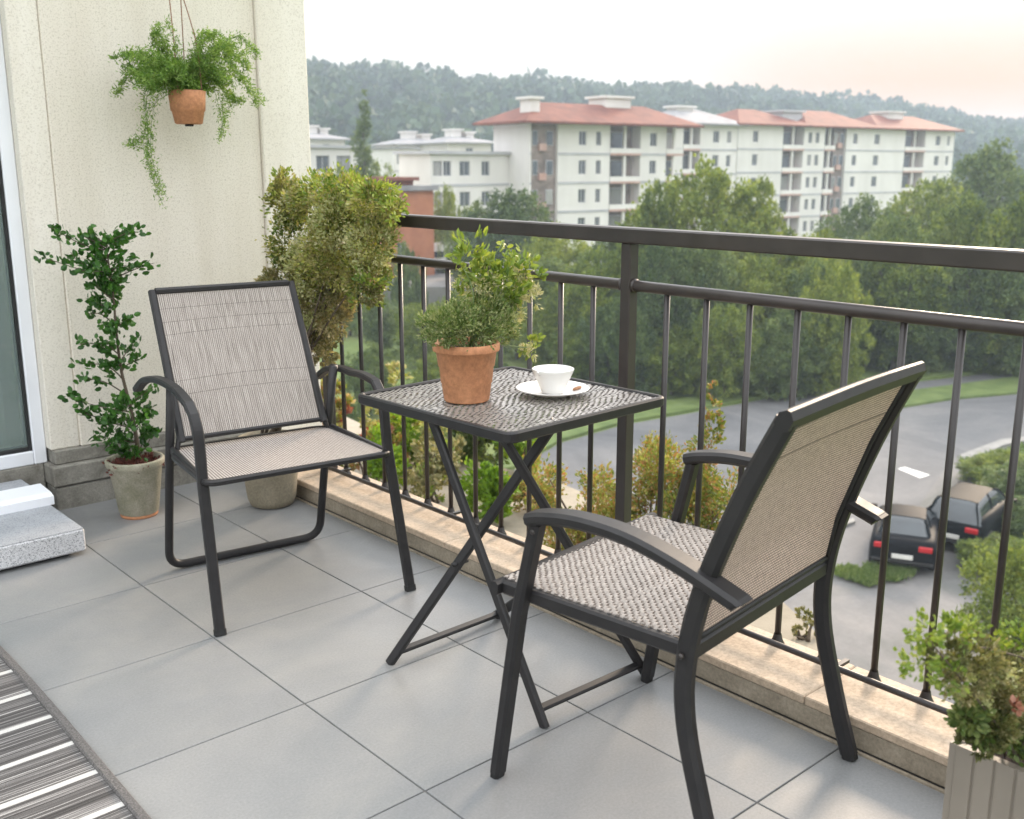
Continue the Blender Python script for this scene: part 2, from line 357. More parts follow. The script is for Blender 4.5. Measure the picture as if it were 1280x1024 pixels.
# woven sling fabrics
def m_sling_a():
    m, t, b = newmat('sling_fabric_streaked'); uv = coord(t, 'UV'); s_ = t.nodes.new('ShaderNodeSeparateXYZ'); t.links.new(uv, s_.inputs[0])
    v1 = coord(t, 'UV', (620, 12, 1)); v2 = coord(t, 'UV', (260, 6, 1)); v3 = coord(t, 'UV', (300, 500, 1))
    st = noise(t, v1, 1, 2, .5); st2 = noise(t, v2, 1, 2, .5); wf = noise(t, v3, 1, 2, .6)
    th = math_(t, 'SINE', math_(t, 'MULTIPLY', s_.outputs[0], 2 * math.pi / .0062))
    f = math_(t, 'ADD', math_(t, 'MULTIPLY', st, .5), math_(t, 'MULTIPLY', st2, .22))
    f = math_(t, 'ADD', f, math_(t, 'MULTIPLY', wf, .42)); f = math_(t, 'ADD', f, math_(t, 'MULTIPLY', th, .11))
    col = ramp(t, f, [(.38, (.09, .076, .066)), (.5, (.22, .19, .17)), (.6, (.34, .305, .275)), (.74, (.5, .46, .42))])
    seam = None
    for y0 in (.05, .095, .137, .29, .335):
        d = math_(t, 'ABSOLUTE', math_(t, 'SUBTRACT', s_.outputs[1], y0)); k = math_(t, 'LESS_THAN', d, .0011)
        seam = k if seam is None else math_(t, 'MAXIMUM', seam, k)
    seam = math_(t, 'MULTIPLY', seam, math_(t, 'GREATER_THAN', wf, .47))
    col = mix(t, math_(t, 'MULTIPLY', seam, .75), col, (.1, .085, .08))
    t.links.new(col, b.inputs['Base Color']); b.inputs['Roughness'].default_value = .75; b.inputs['Specular IOR Level'].default_value = .25
    bump(t, b, math_(t, 'SUBTRACT', math_(t, 'ADD', th, wf), seam), .35, .001); return m
def m_weave(name, cell, lo, hi, dif=.5, seam=None, bst=.5):
    m, t, b = newmat(name); uv = coord(t, 'UV'); s_ = t.nodes.new('ShaderNodeSeparateXYZ'); t.links.new(uv, s_.inputs[0])
    k = math.pi / cell
    nz = noise(t, coord(t, 'UV', (60, 60, 1)), 1, 3)
    a = math_(t, 'ABSOLUTE', math_(t, 'SINE', math_(t, 'MULTIPLY', s_.outputs[0], k))); c = math_(t, 'ABSOLUTE', math_(t, 'SINE', math_(t, 'MULTIPLY', s_.outputs[1], k)))
    p = math_(t, 'MULTIPLY', a, c)
    p = math_(t, 'ADD', p, math_(t, 'MULTIPLY_ADD', nz, .3, -.15))
    col = ramp(t, p, [(dif - .35, lo), (dif + .15, tuple((x + y) / 2 for x, y in zip(lo, hi))), (dif + .42, hi)])
    if seam:
        d = math_(t, 'ABSOLUTE', math_(t, 'SUBTRACT', s_.outputs[1], seam)); q = math_(t, 'LESS_THAN', d, .0016)
        col = mix(t, math_(t, 'MULTIPLY', q, .8), col, (.06, .045, .035))
    t.links.new(col, b.inputs['Base Color']); b.inputs['Roughness'].default_value = .65; b.inputs['Specular IOR Level'].default_value = .35
    bump(t, b, p, bst, .0015); return m
M['sling_a'] = m_sling_a()
M['seat_a'] = m_weave('sling_seat_weave', .0088, (.09, .07, .06), (.6, .555, .51), .42)
M['sling_b'] = m_weave('tan_mesh_weave', .0066, (.05, .037, .03), (.84, .66, .545), .36, .075)
M['thread'] = noisy('pale_woven_strand', (.29, .255, .225), (.42, .375, .335), 60, .5, 0)
M['thread2'] = noisy('dark_woven_strand', (.15, .132, .12), (.25, .225, .21), 60, .5, 0)
M['wire'] = noisy('lacquered_wire_mesh', (.3, .275, .255), (.44, .41, .38), 25, .3, 0, metal=.5)
M['wire2'] = noisy('dark_cross_wire', (.03, .026, .025), (.06, .05, .048), 25, .35, 0)
def m_rug():
    m, t, b = newmat('striped_woven_rug'); uv = coord(t, 'UV'); s_ = t.nodes.new('ShaderNodeSeparateXYZ'); t.links.new(uv, s_.inputs[0])
    y = s_.outputs[1]; wob = noise(t, coord(t, 'UV', (4, 2, 1)), 1, 2)
    yy = math_(t, 'ADD', y, math_(t, 'MULTIPLY', wob, .006))
    cmb = t.nodes.new('ShaderNodeCombineXYZ'); t.links.new(yy, cmb.inputs[1]); t.links.new(math_(t, 'MULTIPLY', s_.outputs[0], .006), cmb.inputs[0])
    fine = noise(t, cmb.outputs[0], 300, 1, .5); mid = noise(t, cmb.outputs[0], 38, 2, .5)
    f = math_(t, 'ADD', math_(t, 'MULTIPLY', fine, .9), math_(t, 'MULTIPLY', mid, .55))
    col = ramp(t, f, [(.5, (.035, .033, .032)), (.74, (.1, .095, .092)), (.84, (.2, .19, .185)), (.93, (.42, .41, .39))])
    mo = math_(t, 'FRACT', math_(t, 'DIVIDE', yy, .152)); st = math_(t, 'LESS_THAN', math_(t, 'ABSOLUTE', math_(t, 'SUBTRACT', mo, .5)), .055)
    col = mix(t, st, col, (.5, .49, .465))
    kn = noise(t, coord(t, 'UV', (500, 300, 1)), 1, 2); col = mix(t, .35, col, ramp(t, kn, [(.3, (.3,) * 3), (.7, (.7,) * 3)]), 'OVERLAY')
    t.links.new(col, b.inputs['Base Color']); b.inputs['Roughness'].default_value = .9; b.inputs['Specular IOR Level'].default_value = .2
    bump(t, b, math_(t, 'ADD', fine, kn), .5, .003); return m
M['rug'] = m_rug()
M['rugedge'] = noisy('rug_binding', (.05, .047, .045), (.17, .16, .155), 220, .9, .5, stretch=(1, 1, 1))

# ------------------------------------------------------------------ foliage helpers
def npobj(name, V, faces, mat, parent=None):
    me = bpy.data.meshes.new(name); me.from_pydata(V.tolist(), [], faces.tolist() if hasattr(faces, 'tolist') else faces)
    me.materials.append(mat); o = bpy.data.objects.new(name, me); C.objects.link(o)
    if parent: o.parent = parent
    return o
def leaf_arrays(P, size, rs, aspect=.5, upb=.3, dirs=None, ring=False, droop=0):
    n = len(P); d = rs.normal(size=(n, 3)); d /= np.linalg.norm(d, axis=1)[:, None]
    if dirs is not None: d = d * .6 + dirs
    d[:, 2] += upb - droop; d /= np.linalg.norm(d, axis=1)[:, None]
    r = rs.normal(size=(n, 3)); r[:, 2] *= .5; s = np.cross(d, r); s /= np.linalg.norm(s, axis=1)[:, None]; nn = np.cross(s, d)
    L = (size * rs.uniform(.65, 1.25, n))[:, None]; W = L * aspect * .5
    if not ring:
        V = np.stack([P, P + d * L * .5 + s * W + nn * L * .1, P + d * L, P + d * L * .5 - s * W + nn * L * .1], 1).reshape(-1, 3)
        b = np.arange(n)[:, None] * 4; Fa = np.concatenate([b + [0, 1, 2], b + [0, 2, 3]], 0); return V, Fa
    V = np.stack([P, P + d * L * .3 + s * W * .9 + nn * L * .08, P + d * L * .7 + s * W * .85 + nn * L * .08, P + d * L,
                  P + d * L * .7 - s * W * .85 + nn * L * .08, P + d * L * .3 - s * W * .9 + nn * L * .08], 1).reshape(-1, 3)
    b = np.arange(n)[:, None] * 6; Fa = np.concatenate([b + [0, 1, 2, 3], b + [0, 3, 4, 5]], 0); return V, Fa
def blob_points(blobs, n, rs, clump=.25, per=30, shell=.55):
    # blobs: (x,y,z,rx,ry,rz); clumps sit mostly in the outer part of each blob
    B = np.array(blobs, float); wgt = (B[:, 3] * B[:, 4] * B[:, 5]) ** (2 / 3.); wgt /= wgt.sum()
    nc = max(1, n // per); bi = rs.choice(len(B), nc, p=wgt)
    d = rs.normal(size=(nc, 3)); d /= np.linalg.norm(d, axis=1)[:, None]
    rad = shell + (1 - shell) * rs.uniform(0, 1, nc) ** .6; rad[rs.uniform(size=nc) < .12] *= 1.12
    c = B[bi, :3] + d * rad[:, None] * B[bi, 3:]
    k = rs.integers(0, nc, n); R0 = B[bi][:, 3:].mean(1) * clump
    P = c[k] + rs.normal(size=(n, 3)) * R0[k][:, None] * .55
    return P, d[k]
def bush(name, blobs, n, size, mat, rs, parent=None, aspect=.5, clump=.25, per=30, ring=False, upb=.3, shell=.55):
    P, d = blob_points(blobs, n, rs, clump, per, shell); V, Fa = leaf_arrays(P, size, rs, aspect, upb, d * .9, ring)
    return npobj(name, V, Fa, mat, parent)
def stemmb(mb, a, b, r0, r1, rs, bend=.1, n=6):
    a = np.array(a, float); b = np.array(b, float); L = np.linalg.norm(b - a); k = rs.normal(size=3) * L * bend
    pts = [a + (b - a) * t + k * math.sin(math.pi * t) for t in np.linspace(0, 1, n + 1)]
    mb.sweep(pts, circ(1, 6), (1, .13, .07), True, [r0 + (r1 - r0) * t for t in np.linspace(0, 1, n + 1)])
    return pts
# ------------------------------------------------------------------ balcony structure
T = .4878; X0, Y0 = 1.155, 3.04; KX = 1.962
mb = MB(); g_ = .0019
for i in range(-5, 3):
    xa, xb = X0 + (i - 1) * T + g_, X0 + i * T - g_
    if xa > KX: continue
    if xb > KX: xb = KX
    for j in range(-6, 5):
        ya, yb = Y0 + (j - 1) * T + g_, Y0 + j * T - g_
        if ya > 4.05: continue
        yb = min(yb, 4.05); mb.box(xa, xb, ya, yb, -.012, 0, .0012)
fl = mb.build('floor', M['tile']); tag(fl, kind='structure')
mb = MB().box(-2.2, 1.9, -.5, 4.05, -.25, -.0035); mb.box(1.9, 2.2, -.5, 4.35, -.25, -.0045)
tag(mb.build('floor_slab', M['grout']), kind='structure')

kr = empty('stone_kerb', (1.98, 1.5, 0)); tag(kr, 'low sandstone kerb under the metal railing along the balcony edge', 'kerb')
mb = MB().box(1.98 - 1.98, .205, -2.6, 2.6, -.28, .052, .003); mb.build('kerb_body', M['kerbbody'], kr)
ys = [-2.6, -1.15, -.30, 1.06, 2.0, 2.6]
for a, b in zip(ys, ys[1:]): MB().box(-.004, .225, a + .001, b - .001, .053, .075, .003).build('cap_stone', M['kerbcap'], kr)
MB().box(-.012, -.002, -2.6, 2.5, -.003, .004).build('gap_shade_strip', M['black'], kr)  # black strip paints the shade of the gap at the kerb foot
MB().box(-.02, -.012, -2.6, 2.5, -.003, .006, .001).build('edge_strip', M['kerbbody'], kr)

# railing
RX = 2.16
rl = empty('balcony_railing', (RX, 1.944, .075)); tag(rl, 'dark brown metal balcony railing with round upright bars on the stone kerb', 'railing')
def RL(x, y, z): return (x - RX, y - 1.944, z - .075)
YA, YB = -.55, 3.56
MB().sweep([RL(RX, YA, 1.094), RL(RX, YB, 1.094)], rrect(.05, .042, .004)).build('top_rail', M['rail'], rl)
MB().sweep([RL(RX, YA, .957), RL(RX, YB, .957)], circ(.0155, 16), smooth=True).build('middle_rail', M['rail'], rl)
mb = MB().sweep([RL(2.105, YA, .104), RL(2.105, YB, .104)], circ(.008, 12), smooth=True)
for yy in (.4, 1.2, 1.944, 2.7, 3.4): mb.box(*[q for p in zip(RL(2.105, yy - .006, .1), RL(RX, yy + .006, .108)) for q in p])
mb.build('bottom_rail', M['bar'], rl)
for py_ in (0, 1.595): MB().box(-.018, .018, py_ - .018, py_ + .018, 0, .998, .003).build('post', M['rail'], rl)
for sgn in (-1, 1):
    MB().sweep([(0, sgn * .0185, .882), (0, sgn * .027, .882)], circ(.0195, 16), smooth=True).build('collar', M['rail'], rl)
k0 = None
for k in list(range(-18, 0)) + list(range(1, 16)):
    y = 1.944 + k * .1355 + rnd.uniform(-.003, .003)
    if y > 3.5: continue
    if k0 is None:
        mb = MB().sweep([(0, 0, 0), (0, 0, .87)], circ(.0082, 10), smooth=True).lathe([(.019, 0), (.019, .004), (.0135, .014), (.0095, .03)], 12)
        k0 = o = mb.build('baluster', M['bar'], rl)
    else: o = k0.copy(); C.objects.link(o); o.parent = rl
    o.location = (0, y - 1.944, 0); o.rotation_euler = (0, 0, rnd.uniform(0, 3))

# wall of the house, plinth and door opening
wl = empty('stucco_wall', (1.22, 4.0, 0)); tag(wl, 'cream roughcast wall with grey stone plinth behind the fabric chair', 'wall')
def W(x0, x1, y0, y1, z0, z1, b=.0): return (x0 - 1.22, x1 - 1.22, y0 - 4, y1 - 4, z0, z1, b)
MB().box(*W(1.33, 2.165, 4.0, 4.3, .225, 3.1, .004)).build('wall_panel', M['stucco'], wl)
mb = MB().box(*W(1.22, 1.3302, 4.011, 4.3, .225, 3.1, .004)); mb.build('wall_edge_strip', M['stucco2'], wl)
MB().box(*W(2.1652, 2.39, 3.982, 4.3, -.1, 3.1, .005)).build('wall_end_strip', M['stucco2'], wl)
MB().box(*W(1.226, 2.17, 3.99, 4.28, .17, .2248, .004)).build('plinth_course', M['plinth'], wl)
MB().box(*W(1.205, 2.16, 3.962, 4.28, .091, .1695, .005)).build('plinth_course', M['plinth'], wl)
mb = MB().box(*W(1.212, 1.9, 3.966, 4.28, -.004, .0855, .004)); mb.box(*W(1.9015, 2.16, 3.972, 4.28, -.004, .0855, .004)); mb.build('plinth_course', M['plinth'], wl)
MB().box(*W(1.222, 2.15, 3.975, 4.27, .0855, .091)).build('plinth_joint', M['grout'], wl)
MB().box(*W(-2.2, 1.204, 4.06, 4.3, -.1, .168, .004)).build('door_sill', M['plinth'], wl)
MB().box(*W(-2.2, 1.2195, 4.055, 4.3, 2.25, 3.1, .003)).build('lintel', M['stucco'], wl)

dr = empty('glazed_balcony_door', (1.2, 4.09, .17)); tag(dr, 'white framed glass balcony door at the left edge with grey curtain inside', 'glass door')
def D_(x0, x1, y0, y1, z0, z1, b=0): return (x0 - 1.2, x1 - 1.2, y0 - 4.09, y1 - 4.09, z0 - .17, z1 - .17, b)
mb = MB().box(*D_(1.172, 1.2195, 4.06, 4.14, .169, 2.248, .004)).box(*D_(-.6, 1.1718, 4.062, 4.14, .169, .222, .004)).box(*D_(-.6, 1.1718, 4.062, 4.14, 2.19, 2.248, .004)).box(*D_(-.6, -.54, 4.063, 4.14, .222, 2.19, .004))
mb.build('door_frame', M['white'], dr)
mb = MB().box(*D_(1.161, 1.1718, 4.072, 4.13, .2225, 2.189, .002)).box(*D_(-.54, 1.1608, 4.072, 4.13, .2225, .236, .002)).box(*D_(-.54, 1.1608, 4.072, 4.13, 2.178, 2.189, .002))
mb.build('rubber_seal', M['black'], dr)
MB().box(*D_(-.54, 1.1605, 4.09, 4.098, .2365, 2.1775)).build('door_glass', M['pane'], dr)
cu = MB().grid(lambda u, v: (-.9 + 1.95 * u + .03 * math.sin(v * 3) - 1.2 + .17 * v ** 2 * 0, .13 + .035 * math.sin(u * 75) + .02 * math.sin(u * 31 + v), .08 + 1.98 * v), 260, 6).build('curtain', M['clothgrey'])
cu.location = (1.2, 4.09, .17); tag(cu, 'pale grey pleated curtain hanging behind the balcony door glass', 'curtain')
mb = MB().box(-.8, 1.2, 4.5, 4.55, 0, 3).box(-.9, -.8, 4.31, 5, 0, 3).box(1.2, 2.38, 4.301, 4.5, 0, 3).box(-.8, 1.2, 4.3, 4.5, -.1, 0.16)
o = mb.build('room_wall', noisy('warm_room_wall', (.3, .28, .2), (.42, .38, .28), 2, .9, 0)); tag(o, 'dim interior wall seen through the balcony door', 'wall')

st = empty('granite_doorstep', (1.125, 3.43, 0)); tag(st, 'speckled grey granite step below the balcony door', 'step')
mb = MB().box(-1.4, 0, 0, .62, .014, .0925, .006); mb.build('step_block', M['granite'], st)
MB().box(-1.397, -.003, .003, .33, .0926, .0935).build('step_top', M['granitetop'], st)
MB().box(-1.4, -.05, .03, .6, -.004, .014).build('step_foot', M['black'], st)
MB().sweep([(.012, 0, 0), (-1.4, 0, 0)], [(.33, .0935), (.33, .124), (.36, .133), (.40, .1345), (.47, .139), (.47, .0935)], side=(0, 1, 0)).build('white_threshold', M['white'], st)
MB().box(-1.4, -.01, .4705, .615, .0935, .128, .004).build('upper_slab', M['granitetop'], st)

# rug
def rugf(u, v):
    x = -.35 + (1.02 + .006 * math.sin(v * 9)) * u; y = .35 + 2.62 * v
    return (x, y, .0075 + .0012 * math.sin(y * 21 + x * 4))
rg = empty('outdoor_rug', (.1, 1.6, 0)); tag(rg, 'grey and white striped flatweave rug lying at the lower left corner', 'rug')
o = MB().grid(rugf, 30, 90, (1.02, 2.62)).build('rug_weave', M['rug'], rg); o.location = (-.1, -1.6, 0)
ed = [(.675 + .006 * math.sin(v * 9), .35 + 2.62 * v, .008) for v in np.linspace(0, 1, 80)]
o = MB().sweep([(x, y, z) for x, y, z in ed], rrect(.022, .012, .004)).build('rug_binding', M['rugedge'], rg); o.location = (-.1, -1.6, 0)

# ------------------------------------------------------------------ fabric chair by the wall (A)
def strands(mb, x0, x1, y0, y1, z, pitch, amp, w, th, warp=0, zf=None, along='x', gap=1.0, rj=.35):
    pr = [(-w / 2, -th), (w / 2, -th), (w / 2, th), (-w / 2, th)]; zf = zf or (lambda x, y: 0); r_ = random.Random(3)
    if along == 'x':
        rows = int((y1 - y0) / (pitch * gap)); n = int((x1 - x0) / pitch) * 4
        for j in range(rows):
            y = y0 + (j + .5) * pitch * gap; ph = math.pi * j + r_.uniform(-rj, rj); pts = []; wb = r_.uniform(0, 6)
            for i in range(n + 1):
                x = x0 + (x1 - x0) * i / n
                pts.append((x, y + warp * math.sin(x * 31 + wb + y * 9) + warp * .6 * math.sin(x * 80 + wb * 2), z + amp * math.cos(math.pi * (x - x0) / pitch * 1.0 + ph) + zf(x, y)))
            mb.sweep(pts, pr, (0, 1, 0))
    else:
        for i in range(int((x1 - x0) / pitch)):
            x = x0 + (i + .5) * pitch; pts = [(x + warp * math.sin(y * 19 + x * 7), y, z - th + zf(x, y)) for y in np.linspace(y0, y1, 30)]
            mb.sweep(pts, pr, (1, 0, 0))
th = R(-7.5); U = np.array([math.cos(th), math.sin(th)]); V = np.array([-math.sin(th), math.cos(th)])
pa = 1.116 * U + 2.98 * V
ca = empty('patio_armchair', (pa[0], pa[1], 0), th); tag(ca, 'black framed armchair with streaky grey fabric and a looped rear leg, by the cream wall', 'chair', 'patio armchairs')
for s in (-1, 1):
    y_ = 0 if s < 0 else -.02
    path = smoothp([(s * .302, .31, .6), (s * .3, .22, .642), (s * .294, .1, .664), (s * .288, -.05, .662), (s * .283, -.15 + y_, .636)], 5) + \
           smoothp([(s * .281, -.185 + y_, .61), (s * .28, -.205 + y_, .57), (s * .28, -.215 + y_, .5), (s * .283, -.228 + y_, .4), (s * .296, -.292 + y_, .016)], 5)
    path = [(x + (.013 if True else 0) * max(0, 1 - z / .45), y + .0, z - (.03 if s > 0 and y > -.16 and z > .5 else 0) * (1 if y > .0 else max(0, (y + .16) / .16))) for x, y, z in path]
    MB().sweep(path, rrect(.03, .019, .004), smooth=False).build('arm_and_front_leg', M['metal'], ca)
    MB().sweep([(s * .296 + .0127, -.291 + y_, .017), (s * .2965 + .013, -.294 + y_, 0)], rrect(.032, .023, .003)).build('foot_cap', M['black'], ca)
    MB().sweep([(s * .262, .12, .436), (s * .276, -.21 + y_, .428)], rrect(.014, .026, .004)).build('side_link', M['metal'], ca)
pts = corner([(-.262, .085, .65), (-.262, .17, .35), (-.262, .262, .014), (.262, .262, .014), (.262, .17, .35), (.262, .085, .65)], .055, 7)
MB().sweep(corner([(-.262, .085, .65), (-.262, .18, .33), (-.262, .262, .015), (.262, .262, .015), (.262, .18, .33), (.262, .085, .65)], .06, 7), circ(.0135, 12), smooth=True).build('rear_leg_loop', M['metal'], ca)
ring = corner([(-.24, .15, .432), (-.276, .06, .432), (-.28, -.262, .432), (.28, -.262, .432), (.276, .06, .432), (.24, .15, .432), (-.24, .15, .432)], .035, 5)
MB().sweep(ring, rrect(.016, .02, .004), side=(0, 0, 1)).build('seat_frame', M['metal'], ca)
def seata(u, v):
    hw = .274 - .03 * v; x = (u * 2 - 1) * hw; y = -.256 + .4 * v
    cx = abs(u * 2 - 1); y2 = y + (.028 * max(0, (cx - .9) / .1) ** 2 if v < .1 else 0)
    return (x, y2, .4415 - .012 * (1 - cx ** 2) * math.sin(math.pi * v) - .004)
MB().grid(seata, 24, 16, (.55, .4)).build('seat_fabric', M['seat_a'], ca)
b0 = np.array([0, .125, .468]); b1 = np.array([0, .335, .897])
def bk(x, t, off=0): p = b0 + (b1 - b0) * t; return (x, p[1] - .9 * off + .02 * math.sin(math.pi * t) * 0, p[2] - .44 * off)
ring = corner([bk(-.236, 0), bk(-.236, 1), bk(.236, 1), bk(.236, 0), bk(-.236, 0)], .014, 3)
mb = MB().sweep([bk(-.232, -.02), bk(-.23, .5), bk(-.228, 1.005)], rrect(.022, .024, .005))
mb.sweep([bk(.236, -.02), bk(.233, .5), bk(.23, 1.005)], rrect(.022, .024, .005)).sweep([bk(-.2175, 1), bk(.2195, 1)], rrect(.024, .02, .005), side=(0, 1, 0))
mb.sweep([bk(-.2245, 0), bk(.2245, 0)], rrect(.018, .014, .004), side=(0, 1, 0))
for s in (-1, 1): mb.sweep([bk(s * .236, .02), (s * .25, .12, .425)], rrect(.012, .02, .003))
mb.build('back_frame', M['metal'], ca)
MB().grid(lambda u, v: bk((u * 2 - 1) * .2215, .985 - .97 * v, .006 - .014 * math.sin(math.pi * u) * math.sin(math.pi * v)), 24, 24, (.452, .47)).build('back_fabric', M['sling_a'], ca)

# ------------------------------------------------------------------ mesh chair in front (B)
th = R(7); U = np.array([math.cos(th), math.sin(th)]); V = np.array([-math.sin(th), math.cos(th)])
pb = 1.765 * U + 1.08 * V
cb = empty('patio_armchair', (pb[0], pb[1], 0), th); tag(cb, 'charcoal armchair with tan mesh back turned to the viewer and woven seat, nearest the camera', 'chair', 'patio armchairs')
for s in (-1, 1):
    MB().sweep([(s * .284, .266, .012), (s * .284, .205, .4), (s * .284, .158, .6)], rrect(.034, .026, .006)).build('front_leg', M['metal'], cb)
    MB().sweep([(s * .284, .268, 0), (s * .284, .266, .0125)], rrect(.03, .023, .005)).build('foot_cap', M['black'], cb)
    arm = smoothp([(s * .286, .172, .607), (s * .286, .13, .619), (s * .287, .05, .63), (s * .288, -.06, .627), (s * .288, -.17, .603), (s * .288, -.275, .568), (s * .288, -.29, .562)], 6)
    MB().sweep(arm, rrect(.05, .026, .007)).build('armrest', M['metal'], cb)
    leg = smoothp([(s * .28, -.272, .012), (s * .28, -.228, .15), (s * .28, -.19, .3), (s * .28, -.186, .42), (s * .279, -.213, .56), (s * .272, -.277, .74), (s * .262 - .006, -.345, .885)], 6)
    MB().sweep(leg, rrect(.03, .036, .008)).build('rear_leg_and_back_post', M['metal'], cb)
    MB().sweep([(s * .28, -.276, 0), (s * .28, -.272, .0125)], rrect(.026, .031, .005)).build('foot_cap', M['black'], cb)
for s in (-1, 1):
    for (yy, zz) in ((.158, .585), (-.186, .435), (-.225, .575)):
        MB().sweep([(s * .296, yy, zz), (s * .3025, yy, zz)], circ(.0055, 10), (0, 1, 0), True).build('bolt_head', M['rail'], cb)
MB().sweep(smoothp([(-.287, -.348, .886), (-.006, -.352, .892), (.275, -.348, .886)], 8), rrect(.042, .028, .011), side=(0, -.4, .9)).build('top_bar', M['metal'], cb)
MB().sweep([(-.264, -.186, .432), (.264, -.186, .432)], rrect(.034, .02, .005), side=(0, 0, 1)).build('rear_crossbar', M['metal'], cb)
mb = MB()
for s in (-1, 1): mb.sweep([(s * .268, -.174, .434), (s * .268, .05, .434), (s * .268, .257, .434)], rrect(.02, .03, .005))
mb.sweep([(-.292, .268, .434), (.292, .268, .434)], rrect(.03, .02, .005), side=(0, 0, 1)); mb.build('seat_frame', M['metal'], cb)
mb = MB(); zf = lambda x, y: -.008 * (1 - (x / .26) ** 2)
strands(mb, -.262, .262, -.176, .27, .4505, .0098, .0022, .0072, .001, .0006, zf, 'x', .96, .9); sw = mb.build('seat_weave', M['thread'], cb)
mb = MB(); strands(mb, -.262, .262, -.176, .27, .4505, .0098, .0022, .0076, .001, .0006, zf, 'y'); mb.build('weave_binding', M['thread2'], sw)
def bkb(u, v):
    y = -.192 - .006 * 0; zz = .458 + .41 * v
    ys_ = np.interp(zz, [.42, .56, .74, .885], [-.186, -.213, -.277, -.345])
    return ((u * 2 - 1) * (.266 - .016 * v) - .004 * v, ys_ + .014 * math.sin(math.pi * u) * math.sin(math.pi * v), zz)
MB().grid(lambda u, v: bkb(u, 1 - v), 24, 24, (.53, .45)).build('back_fabric', M['sling_b'], cb)
mb = MB()
for s in (-1, 1): mb.sweep([bkb(.5 + s * .498, t) for t in np.linspace(0, 1, 10)], circ(.006, 8), smooth=True)
mb.sweep([bkb(t, 0) for t in np.linspace(0, 1, 10)], circ(.006, 8), smooth=True); mb.build('fabric_hem', M['black'], cb)

# ------------------------------------------------------------------ folding table
tr = .0377; tb = empty('folding_table', (1.75, 1.978, 0), tr); tag(tb, 'square dark metal folding table with wavy mesh top and crossed legs', 'table')
hx, hy = .276, .286
ring = corner([(0, -hy, .687), (hx, -hy, .687), (hx, hy, .687), (-hx, hy, .687), (-hx, -hy, .687), (0, -hy, .687)], .022, 5)
MB().sweep(ring[:-1], rrect(.026, .016, .004), side=(0, 0, 1), closed=True).build('table_rim', M['metal'], tb)
mb = MB(); strands(mb, -hx + .004, hx - .004, -hy + .004, hy - .004, .694, .0115, .0012, .0068, .0008, .0016, None, 'x', .82, 2.6); tt = mb.build('mesh_top', M['wire'], tb)
mb = MB(); strands(mb, -hx + .004, hx - .004, -hy + .004, hy - .004, .694, .0115, .002, .003, .0009, .0014, None, 'y'); mb.build('cross_wires', M['wire2'], tt)
def tl(x, y, z): 
    dx, dy = x - 1.75, y - 1.978; return (dx * math.cos(tr) + dy * math.sin(tr), -dx * math.sin(tr) + dy * math.cos(tr), z)
FA = [((1.432, 2.10, .0), (1.668, 1.722, .69)), ((1.835, 2.14, 0), (1.697, 1.672, .345))]
FB = [((1.517, 1.592, .0), (1.503, 2.0, .69)), ((1.885, 1.6, 0), (1.509, 1.744, .69))]
for fr, br in ((FA, .052), (FB, .056)):
    for a, b in fr:
        MB().sweep([tl(*a), tl(*b)], rrect(.016, .026, .004)).build('leg', M['metal'], tb)
    q = [tuple(np.array(tl(*a)) + (np.array(tl(*b)) - np.array(tl(*a))) * br) for a, b in fr]
    MB().sweep(q, rrect(.02, .012, .003), side=(0, 1, .3)).build('floor_crossbar', M['metal'], tb)
for s in (0, 1):
    A0, A1 = np.array(tl(*FA[s][0])), np.array(tl(*FA[s][1])); 
    c_ = A0 + (A1 - A0) * .44; MB().sweep([c_ - (.02, 0, 0), c_ + (.03, 0, 0)], circ(.006, 8), (0, 1, 0), True).build('pivot_pin', M['metal'], tb)
for yy in (-.25, .24): MB().sweep([(-.26, yy, .672), (.26, yy, .672)], rrect(.012, .02, .002), side=(0, 0, 1)).build('top_bracket', M['metal'], tb)
pass

# ------------------------------------------------------------------ things on the table
rs = np.random.default_rng(11)
PX, PY = 1.632, 2.012
tp = empty('terracotta_potted_herb', (PX, PY, .698)); tag(tp, 'terracotta pot with leafy green herbs standing on the mesh table', 'potted plant')
MB().lathe([(.0, .001), (.056, .001), (.058, .004), (.0635, .046), (.0655, .048), (.069, .088), (.0715, .09), (.077, .128), (.0835, .129), (.085, .132), (.085, .147), (.082, .15), (.076, .149), (.073, .12)], 48).build('pot', M['terracotta'], tp)
MB().lathe([(.0, .136), (.04, .138), (.074, .132)], 20).build('soil', M['soil'], tp)
def pxm(px, py, Y, o): p = ony(px, py, Y); return p - np.array(o)
def pblobs(lst, Y, o, sc, dy=1.0, Xm=None):
    out = []
    for b in lst:
        px, py, rx, ry = b[:4]; yo = b[4] if len(b) > 4 else 0
        p = ony(px, py, Y) * 1.0; k = 1 + yo / Y
        if Xm and p[0] > Xm: r_ = ray(px, py); p = np.array([0, 0, CH]) + r_ * Xm / r_[0]
        p = np.array([0, 0, CH]) + (p - np.array([0, 0, CH])) * k - np.array(o)
        out.append((p[0], p[1], p[2], rx / sc, max(rx, ry) / sc * dy, ry / sc))
    return out
o3 = (PX, PY, .698); SC = 1300 / 2.66
B1 = pblobs([(590, 408, 52, 24), (560, 402, 38, 24), (618, 402, 36, 26), (600, 385, 40, 20), (548, 412, 28, 20), (630, 418, 20, 14)], 1.99, o3, SC, .8)
bush('herb_foliage', B1, 9000, .0105, M['l_thyme'], rs, tp, .45, .22, 30, False, .6, .3)
B2 = pblobs([(592, 315, 28, 24), (575, 335, 18, 20), (625, 345, 34, 18), (655, 330, 22, 26), (668, 345, 14, 14), (610, 365, 32, 22), (640, 370, 22, 26, -.03), (600, 340, 26, 26), (632, 300, 10, 16)], 2.0, o3, SC, .6)
bush('leafy_sprigs', B2, 850, .023, M['l_lime'], rs, tp, .42, .3, 9, True, .4, .2)
